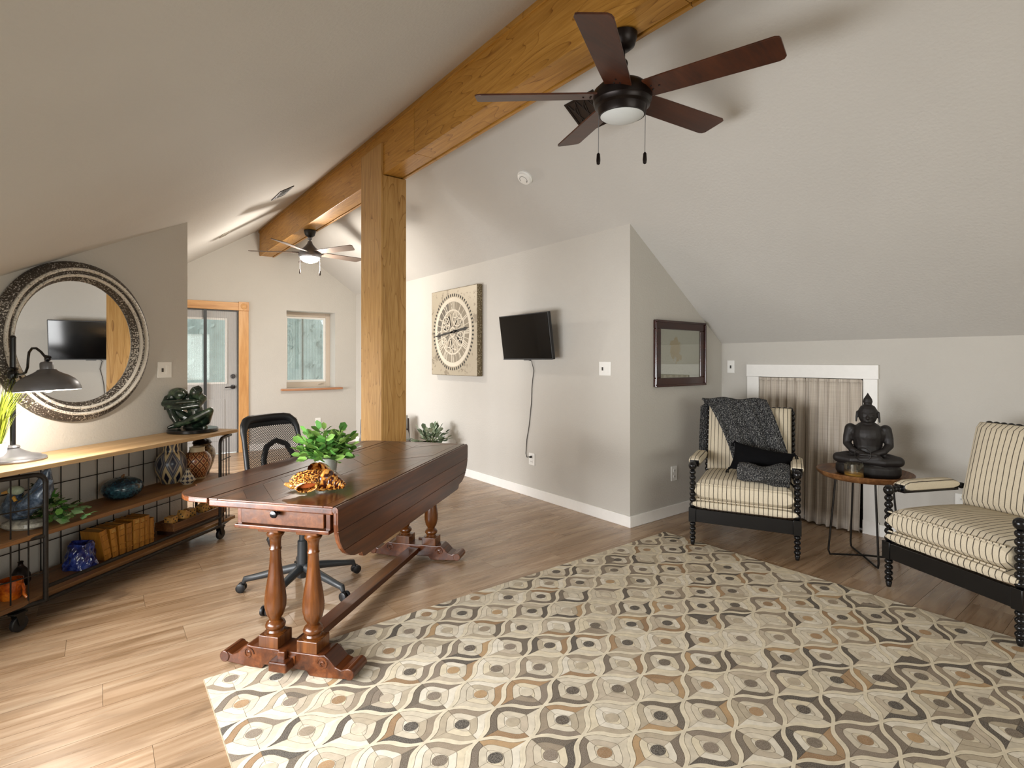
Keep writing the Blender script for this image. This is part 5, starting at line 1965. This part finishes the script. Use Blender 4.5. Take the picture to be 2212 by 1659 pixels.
def duck(b):
    b.ball((-0.035, 0, 0.098), (0.085, 0.055, 0.060), 16)
    limb(b, [(-0.07, 0, 0.11), (-0.055, 0, 0.165), (-0.035, 0, 0.19)], [0.042, 0.030, 0.026])
    limb(b, [(0.02, 0.02, 0.12), (0.08, 0.02, 0.20), (0.10, 0.02, 0.285)], [0.05, 0.046, 0.018])
    limb(b, [(0.03, -0.03, 0.11), (0.12, -0.03, 0.18), (0.155, -0.03, 0.245)], [0.045, 0.040, 0.016])
    for k in range(5):
        limb(b, [(0.05 + 0.012 * k, 0.02, 0.17 + 0.018 * k), (0.112 - 0.02 * k, 0.02, 0.30 - 0.008 * k)], [0.014, 0.006], 8)


fused('bird_body', duck, 'goose', dk, 0.004, 1)
b = MB()
b.ball((-0.035, -0.012, 0.195), (0.040, 0.024, 0.024), 14)
b.obj('head', 'leaf_dusty', dk)
MB().tube([(-0.068, -0.016, 0.19), (-0.100, -0.02, 0.182)], [0.010, 0.006], 8).obj('bill', 'dice', dk)
MB().tube([(-0.03 + 0.003 * math.cos(a), -0.032, 0.165) for a in (0, 1)] + [(-0.015, -0.034, 0.145)], 0.008, 8).obj('neck_ring', 'wax', dk)

LEAF = MB().add([(0, 0, 0), (0.30, 0.31, 0.07), (0.74, 0.33, 0.06), (1, 0, -0.03), (0.74, -0.33, 0.06), (0.30, -0.31, 0.07), (0.36, 0, 0.0), (0.72, 0, -0.01)],
                [(0, 6, 1), (1, 6, 7, 2), (2, 7, 3), (0, 5, 6), (5, 4, 7, 6), (4, 3, 7)], True).mesh('leaf', 'leaf')
IVY = MB().add([(0, 0, 0), (0.1, 0.45, 0.03), (0.45, 0.30, 0.05), (0.6, 0.52, 0), (1, 0, -0.05), (0.6, -0.52, 0), (0.45, -0.30, 0.05), (0.1, -0.45, 0.03), (0.4, 0, 0)],
               [(0, 8, 1), (1, 8, 2), (2, 8, 3), (3, 8, 4), (4, 8, 5), (5, 8, 6), (6, 8, 7), (7, 8, 0)], True).mesh('leaf', 'ivy')
DUSTY = LEAF.copy()
DUSTY.materials.clear()
DUSTY.materials.append(M['leaf_dusty'])


def put_leaf(me, parent, p, d, size, roll, r_):
    q = Vector(d).to_track_quat('X', 'Z').to_euler()
    o = link_mesh('leaf', me, parent, p, (q.x + roll, q.y, q.z), (size, size * r_.uniform(0.8, 1.1), size))
    return o


iv = thing('ivy_sprig', 'variegated trailing ivy and fern sprig beside the duck figurine', 'plant')
on_wall(iv, -1.20, 0.215, SH, R(VR))
r4 = random.Random(9)
for k in range(11):
    a = r4.uniform(-1.2, 1.7)
    L = r4.uniform(0.12, 0.24)
    h = r4.uniform(0.06, 0.20)
    base = Vector((r4.uniform(-0.22, 0.03), r4.uniform(-0.03, 0.05), 0.02))
    d = Vector((math.cos(a) * 0.9, -abs(math.sin(a)) * 0.6, 0))
    pts = []
    for q in range(7):
        f = q / 6
        pts.append(base + d * L * f + Vector((0, 0, max(0.012, h * math.sin(PI * min(1, f * 1.15)) ** 0.8 if f < 0.87 else 0.02) - 0.0)))
    MB().tube(pts, 0.0018, 5).obj('stem', 'stem', iv)
    for q in range(1, 7):
        for s_ in (-1, 1):
            dd = (pts[q] - pts[q - 1]).normalized()
            sidev = Vector((-dd.y, dd.x, 0.15)) * s_
            put_leaf(IVY if k % 3 else LEAF, iv, pts[q], dd * 0.5 + sidev, r4.uniform(0.034, 0.060), r4.uniform(-0.5, 0.5), r4)
# amber mug and dark bottle at the left end
mg = thing('amber_mug', 'amber glazed mug with a handle on the lower shelf at the left', 'mug')
on_wall(mg, -1.425, 0.262, LS, R(VR))
MB().lathe([(0.001, 0), (0.040, 0), (0.046, 0.02), (0.050, 0.095), (0.046, 0.095), (0.042, 0.012), (0.001, 0.010)], 28).obj('cup', 'orange_glaze', mg)
MB().tube([(0.046, -0.01, 0.078), (0.072, -0.014, 0.078), (0.082, -0.016, 0.055), (0.078, -0.014, 0.030), (0.095, -0.015, 0.012)], 0.007, 8).obj('handle', 'orange_glaze', mg)
bt = thing('dark_bottle', 'small dark gourd bottle behind the amber mug', 'bottle')
on_wall(bt, -1.285, 0.135, LS, 0)
MB().lathe([(0.001, 0), (0.034, 0), (0.042, 0.02), (0.040, 0.055), (0.026, 0.085), (0.011, 0.102), (0.011, 0.118), (0.014, 0.122), (0.008, 0.126), (0.001, 0.126)], 20).obj('body', 'bronze', bt)
MB().tube([(0.012 * math.cos(a), 0.012 * math.sin(a), 0.10) for a in [q * PI / 6 for q in range(12)]], 0.003, 6, None, True).obj('neck_cord', 'dark_wood', bt)
cp = thing('cobalt_pot', 'crumpled cobalt blue glazed pot leaning by the row of old books', 'pot')
on_wall(cp, -1.020, 0.205, LS, R(VR))
b = MB()


def crump(s, t):
    a = s * 2 * PI
    r = 0.088 - 0.030 * t ** 0.8 + 0.005 * math.sin(a * 5 + t * 6) + 0.004 * math.sin(a * 9 - t * 11)
    return (r * math.cos(a), r * math.sin(a) * 0.85, 0.138 * t + 0.004 * math.sin(a * 3) * t + 0.001)


b.grid(crump, 48, 14)
b.grid(lambda s, t: tuple(Vector(crump(s, 1.0)) * Vector((1 - t, 1 - t, 1)).x if False else (crump(s, 1.0)[0] * (1 - t * 0.98), crump(s, 1.0)[1] * (1 - t * 0.98), crump(s, 1.0)[2] - 0.03 * math.sin(t * 1.5))), 48, 5)
b.obj('body', 'cobalt', cp)
# eight old books
r5 = random.Random(3)
u = -0.925
labels = ['first book from the blue pot, leaning, broad tan cover showing', 'second tan leather book from the cobalt pot', 'third tan leather book, gilt title patch on its spine', 'fourth tan leather book, at the middle of the row',
          'fifth tan leather book from the cobalt pot, wide spine', 'sixth tan leather book from the cobalt pot', 'seventh tan leather book, next to the last one', 'last tan leather book, nearest the dice tray']
for k in range(8):
    th_ = (0.046, 0.040, 0.044, 0.040, 0.046, 0.036, 0.036, 0.034)[k]
    hh = (0.182, 0.178, 0.182, 0.176, 0.188, 0.184, 0.186, 0.160)[k]
    lean = (0.20, 0.12, 0.06, 0.03, 0.0, 0.0, 0.0, 0.0)[k]
    t = thing('old_book', labels[k], 'book', group='old books on the lower shelf')
    on_wall(t, u, 0.265, LS + 0.002 + abs(math.sin(lean)) * 0.0, R(42))
    t.rotation_euler = (0, -lean, R(42))
    D = 0.135
    b = MB()
    b.box(0, 0, 0, 0.004, D, hh).box(th_ - 0.005, 0, 0, th_ - 0.001, D, hh)
    pts = [(0.0, 0.004)] + [(th_ * 0.5 - (th_ * 0.5 - 0.001) * math.cos(PI * q / 6), 0.004 - 0.010 * math.sin(PI * q / 6)) for q in range(7)] + [(th_ - 0.001, 0.004)]
    b.prism(pts, 0, hh, 'xy')
    b.obj('cover', 'leather', t, bevel=0.0008)
    MB().box(0.004, 0.004, 0.003, th_ - 0.005, D - 0.004, hh - 0.004).obj('page_block', 'pages', t)
    for z in (0.16, 0.34, 0.62, 0.82):
        MB().box(0.004, -0.0085, hh * z, th_ - 0.005, -0.004, hh * z + 0.004).obj('spine_band', 'leather', t)
    if k in (1, 2, 4, 5):
        b = MB()
        for q in range(3):
            b.box(0.008, -0.0072, hh * (0.86 + 0.035 * q), th_ - 0.009, -0.0056, hh * (0.875 + 0.035 * q))
        b.obj('gilt_title', 'gilt', t)
    u += th_ * (1.02 + lean * 0.15) + (0.004 if lean else 0.0005)
# dice tray
TR = 0.028
ty = thing('wooden_trough', 'long low wooden trough holding dice on the lower shelf', 'tray')
on_wall(ty, -0.215, 0.235, LS + TR, R(42))
b = MB()
b.box(-0.25, -0.075, 0.0, 0.25, 0.075, 0.012).box(-0.25, -0.075, 0.012, 0.25, -0.063, 0.055).box(-0.25, 0.063, 0.012, 0.25, 0.075, 0.055).box(-0.25, -0.063, 0.012, -0.238, 0.063, 0.055).box(0.238, -0.063, 0.012, 0.25, 0.063, 0.055)
b.obj('trough', 'tray', ty, bevel=0.003)
MB().box(-0.236, -0.061, 0.012, 0.236, 0.061, 0.030).obj('false_floor', 'dark_wood', ty)
MB().box(-0.24, -0.066, -TR, 0.24, 0.066, -0.0005).obj('plinth', 'dark_wood', ty)
PIP = {1: [(0, 0)], 2: [(-1, -1), (1, 1)], 3: [(-1, -1), (0, 0), (1, 1)], 4: [(-1, -1), (1, -1), (-1, 1), (1, 1)], 5: [(-1, -1), (1, -1), (-1, 1), (1, 1), (0, 0)], 6: [(-1, -1), (1, -1), (-1, 1), (1, 1), (-1, 0), (1, 0)]}
dl = ['wooden die lying flat at the book end of the trough', 'tipped wooden die, single pip facing out, second in the trough', 'wooden die lying behind the tipped ones in the trough', 'tipped wooden die with five pips facing out in the trough', 'wooden die lying at the far end of the trough']
for k, (uu, ww, zz, rx, ry, rz) in enumerate(((-0.42, 0.245, 0.030, 0, 0, 8), (-0.325, 0.255, 0.041, 0, 28, 10), (-0.225, 0.220, 0.030, 0, 0, -12), (-0.135, 0.250, 0.041, 0, -25, -6), (-0.035, 0.245, 0.030, 0, 0, 5))):
    t = thing('wooden_die', dl[k], 'die', group='wooden dice in the trough')
    S_ = 0.060
    on_wall(t, uu, ww, LS + TR + zz + 0.0015 + S_ / 2, R(42 + rz))
    t.rotation_euler = (R(rx), R(ry), R(42 + rz))
    MB().cbox((0, 0, 0), (S_, S_, S_)).obj('cube_body', 'dice', t, bevel=0.005)
    b = MB()
    h = S_ / 2
    for val, F in ((1 if k == 1 else 5, Matrix.Rotation(R(90), 4, 'X')), (6 if k == 3 else 4, Matrix.Identity(4)), (3, Matrix.Rotation(R(-90), 4, 'Y')), (2, Matrix.Rotation(R(90), 4, 'Y'))):
        for px, py in PIP[val]:
            b.lathe([(0.0056, 0.0), (0.0001, 0.0006)], 8, F @ Matrix.Translation((px * 0.016, py * 0.016, h)), False, False)
    b.obj('pips', 'slot', t)

# ------------------------------------------------------------------ office chair
oc = thing('office_chair', 'black mesh back office chair behind the table', 'chair', (0.925, 3.18, 0), R(26))
for k in range(5):
    a = R(150 - 26 + 72 * k)
    d = Vector((math.cos(a), math.sin(a), 0))
    pts = [d * 0.03 + Vector((0, 0, 0.125)), d * 0.15 + Vector((0, 0, 0.105)), d * 0.26 + Vector((0, 0, 0.082)), d * 0.315 + Vector((0, 0, 0.072)), d * 0.322 + Vector((0, 0, 0.052))]
    sp_ = MB().tube(pts, [0.026, 0.022, 0.018, 0.017, 0.012], 10).obj('base_leg', 'grey_plastic', oc)
    n_ = Vector((-d.y, d.x, 0))
    b = MB()
    for s_ in (-1, 1):
        b.lathe([(0.001, -0.008), (0.022, -0.008), (0.0255, -0.004), (0.0255, 0.006), (0.018, 0.010), (0.001, 0.010)], 16, Matrix.Translation(d * 0.335 + n_ * 0.014 * s_ + Vector((0, 0, 0.0258))) @ (n_ * s_).to_track_quat('Z', 'Y').to_matrix().to_4x4())
    b.ball(d * 0.328 + Vector((0, 0, 0.042)), (0.016, 0.016, 0.012), 10)
    b.obj('caster', 'black_plastic', sp_)
MB().lathe([(0.001, 0.07), (0.030, 0.07), (0.036, 0.10), (0.036, 0.145), (0.029, 0.15), (0.027, 0.28), (0.018, 0.285), (0.018, 0.40), (0.001, 0.40)], 20).obj('gas_column', 'grey_plastic', oc)
b = MB().box(-0.10, -0.14, 0.395, 0.10, 0.13, 0.43)
b.tube([(0.02, 0, 0.405), (0.20, -0.02, 0.40), (0.235, -0.02, 0.385)], [0.008, 0.007, 0.012], 8)
b.tube([(-0.02, 0.02, 0.405), (-0.16, 0.04, 0.39), (-0.18, 0.05, 0.33), (-0.17, 0.05, 0.29)], [0.014, 0.018, 0.02, 0.012], 8)
b.ball((0, -0.17, 0.40), (0.035, 0.04, 0.035), 12)
b.obj('tilt_mechanism', 'black_plastic', oc, bevel=0.004)
b = MB()
puff(b, -0.235, 0.235, -0.25, 0.20, 0.43, 0.49, 0.015, None, 12, 12, 0.05)
b.obj('seat', 'velvet', oc)
yb = lambda z: 0.20 + 0.115 * (z - 0.5) / 0.46


def backpt(s, z):
    w = 0.225 - 0.030 * max(0, (z - 0.55)) / 0.42
    x = (s - 0.5) * 2 * w
    return Vector((x, yb(z) - 0.055 * (abs(s - 0.5) * 2) ** 2 * 0.9, z))


b = MB()
b.grid(lambda s, t: backpt(s, 0.53 + 0.43 * t), 20, 14)
b.obj('mesh_back', 'net', oc)
loop = [backpt(0.03, 0.53 + 0.38 * k / 8) for k in range(9)] + [backpt(0.06, 0.945), backpt(0.12, 0.968)] + [backpt(0.2 + 0.6 * k / 5, 0.975) for k in range(6)] + [backpt(0.88, 0.968), backpt(0.94, 0.945)] + [backpt(0.97, 0.91 - 0.38 * k / 8) for k in range(9)] + [backpt(0.85 - 0.7 * k / 5, 0.515) for k in range(6)]
rad = [0.014 + 0.012 * max(0, (p.z - 0.88) / 0.1) for p in loop]
MB().tube(loop, rad, 10, None, True).obj('back_frame', 'black_plastic', oc)
b = MB()
b.grid(lambda s, t: backpt(0.06 + 0.88 * s, 0.925 + 0.05 * t) + Vector((0, 0.006, 0)), 16, 3)
b.obj('top_band', 'black_plastic', oc, solid=0.008)
arch = [(0.145, yb(0.5) + 0.03, 0.44), (0.15, yb(0.6) + 0.03, 0.62), (0.135, yb(0.72) + 0.03, 0.73), (0.09, yb(0.8) + 0.03, 0.80), (0.0, yb(0.83) + 0.03, 0.83), (-0.09, yb(0.8) + 0.03, 0.80), (-0.135, yb(0.72) + 0.03, 0.73), (-0.15, yb(0.6) + 0.03, 0.62), (-0.145, yb(0.5) + 0.03, 0.44)]
arch = [(x * 0.80 + 0.075, y_, z_) for x, y_, z_ in arch]
MB().tube(arch, 0.017, 10).obj('back_arch', 'black_plastic', oc)
MB().box(-0.05, 0.10, 0.40, 0.11, yb(0.45) + 0.045, 0.425).obj('back_bracket', 'black_plastic', oc, bevel=0.004)

# ------------------------------------------------------------------ plant and shell on the table
TT2 = TZ + 0.0058
pp = thing('potted_plant', 'bushy green plant in a pale glass pot on the table behind the shell', 'plant', (0.914, 2.736, TT2))
MB().lathe([(0.001, 0), (0.048, 0), (0.052, 0.01), (0.060, 0.085), (0.057, 0.085), (0.049, 0.012), (0.001, 0.010)], 28).obj('pot', 'clear', pp)
MB().lathe([(0.001, 0.011), (0.0475, 0.013), (0.055, 0.075), (0.001, 0.078)], 24).obj('pebbles', 'white', pp)
r6 = random.Random(21)
nl = 0
for k in range(34):
    a = 2.399963 * k
    el = math.asin(min(0.985, -0.10 + 1.08 * ((k + 0.5) / 34)))
    L = r6.uniform(0.085, 0.105) + 0.075 * math.sin(el)
    d = Vector((math.cos(a) * math.cos(el) * 1.08, math.sin(a) * math.cos(el) * 1.08, math.sin(el) * 0.95))
    base = Vector((0.015 * math.cos(a), 0.015 * math.sin(a), 0.075))
    mid = base + d * L * 0.5 + Vector((0, 0, 0.015))
    end = base + d * L + Vector((0, 0, -0.008 if el < 0.5 else 0.0))
    MB().tube([base, mid, end], 0.0014, 4).obj('stem', 'stem', pp)
    for q in range(8):
        f = 0.22 + 0.70 * q / 7
        p = base.lerp(mid, f * 2) if f < 0.5 else mid.lerp(end, f * 2 - 1)
        side = Vector((-d.y, d.x, 0)).normalized() * (1 if q % 2 else -1)
        dd = d * 0.6 + side * 0.9 + Vector((0, 0, r6.uniform(-0.1, 0.5))) if q < 7 else d
        put_leaf(LEAF, pp, p, dd, r6.uniform(0.044, 0.060), r6.uniform(-1.0, 1.0), r6)
sh = thing('triton_shell', 'large spotted orange brown spiral sea shell lying on the table', 'shell', (0.765, 2.335, TT2), R(VR))
b = MB()
TURN = 5.2


def whorl(s, t):
    th_ = s * TURN * 2 * PI
    g = math.exp(-0.30 * (TURN * 2 * PI - th_) / (2 * PI) * 1.0)
    x = 0.118 - 0.150 * g
    rc = 0.030 * g
    rt = 0.034 * g + 0.001
    rib = 1 + 0.05 * math.sin(th_ * 7)
    a = t * 2 * PI
    rr_ = rc + rt * rib * math.cos(a)
    xx = x + rt * 1.25 * rib * math.sin(a)
    return (xx, rr_ * math.cos(th_ + 0.6), 0.062 * (0.55 + 0.45 * g) + rr_ * math.sin(th_ + 0.6))


b.grid(whorl, 150, 16, Matrix.Rotation(R(8), 4, 'Y'))
b.obj('whorls', 'shell', sh)
b = MB()
AM = Matrix.Translation((-0.055, -0.028, 0.060)) @ Matrix.Rotation(R(-28), 4, 'Y') @ Matrix.Rotation(R(-58), 4, 'X') @ Matrix.Rotation(R(20), 4, 'Z')


def lip(s, t):
    a = s * 2 * PI
    pinch = 1.0 + 0.22 * math.cos(a) ** 3 * (-1)
    fl = 1.0 + 0.03 * math.sin(a * 14)
    r = (0.55 + 0.45 * t) * fl
    return (-0.075 * math.cos(a) * r * 1.0, 0.043 * math.sin(a) * r * pinch, -0.055 * (1 - t) ** 1.0 + 0.006 * t)


b.grid(lip, 44, 6, AM)
b.obj('lip', 'shell', sh, solid=0.004)
b = MB()
b.grid(lambda s, t: (-0.075 * 0.93 * t * math.cos(s * 2 * PI), 0.043 * 0.93 * t * math.sin(s * 2 * PI), -0.040 + 0.042 * t ** 3), 32, 6, AM)
b.obj('aperture', 'shell_in', sh)
b = MB()
limb(b, [AM @ Vector((-0.06, 0, -0.02)), AM @ Vector((-0.092, 0.004, 0.004))], [0.016, 0.008], 10)
b.obj('siphon', 'shell', sh)

# ------------------------------------------------------------------ far corner seat and plant
fc = thing('lounge_seat', 'grey cushioned seat on dark wooden legs mostly hidden behind the oak post', 'chair', (2.82, 6.25, 0), R(-25))
for sx in (-1, 1):
    MB().tube([(sx * 0.31, -0.28, 0), (sx * 0.29, -0.25, 0.36)], [0.016, 0.022], 8).obj('leg', 'dark_wood', fc)
    MB().tube([(sx * 0.33, 0.32, 0), (sx * 0.29, 0.24, 0.38), (sx * 0.29, 0.30, 0.56)], [0.016, 0.022, 0.018], 8).obj('leg', 'dark_wood', fc)
MB().box(-0.31, -0.28, 0.28, 0.31, 0.28, 0.32).obj('seat_frame', 'dark_wood', fc, bevel=0.004)
b = MB()
puff(b, -0.29, 0.29, -0.27, 0.26, 0.321, 0.43, 0.015, None, 8, 8, 0.03)
b.obj('seat_cushion', 'grey_cloth', fc)
b = MB()
puff(b, -0.28, 0.28, 0.0, 0.17, 0.0, 0.10, 0.01, Matrix.Translation((0, 0.27, 0.43)) @ Matrix.Rotation(R(82), 4, 'X'), 8, 6, 0.03)
b.obj('back_cushion', 'grey_cloth', fc)
sl2 = thing('plant_stool', 'low dark stool under the dusty green plant by the right wall', 'stool', (3.03, 5.47, 0))
MB().lathe([(0.001, 0.25), (0.17, 0.25), (0.175, 0.258), (0.175, 0.274), (0.17, 0.28), (0.001, 0.28)], 28).obj('seat_top', 'dark_wood', sl2)
for k in range(3):
    a = 2 * PI * k / 3
    MB().tube([(0.16 * math.cos(a), 0.16 * math.sin(a), 0), (0.11 * math.cos(a), 0.11 * math.sin(a), 0.25)], [0.012, 0.016], 8).obj('leg', 'dark_wood', sl2)
dp = thing('bushy_plant', 'dusty green broad leaved plant on a stool by the right wall', 'plant', (3.03, 5.47, 0.28))
MB().lathe([(0.001, 0), (0.075, 0), (0.10, 0.08), (0.104, 0.10), (0.096, 0.10), (0.09, 0.085), (0.001, 0.085)], 24).obj('pot', 'dark_wood', dp)
r7 = random.Random(4)
for k in range(26):
    a = r7.uniform(0, 2 * PI)
    el = r7.uniform(0.15, 1.3)
    L = r7.uniform(0.10, 0.20)
    d = Vector((math.cos(a) * math.cos(el), math.sin(a) * math.cos(el), math.sin(el)))
    base = Vector((0.03 * math.cos(a), 0.03 * math.sin(a), 0.08))
    MB().tube([base, base + d * L], 0.003, 5).obj('stem', 'stem', dp)
    for q in range(4):
        side = Vector((-d.y, d.x, 0.2)) * (1 if q % 2 else -1)
        put_leaf(DUSTY, dp, base + d * L * (0.4 + 0.2 * q), d * 0.7 + side * (0.8 if q < 3 else 0), r7.uniform(0.06, 0.095), r7.uniform(-0.6, 0.6), r7)
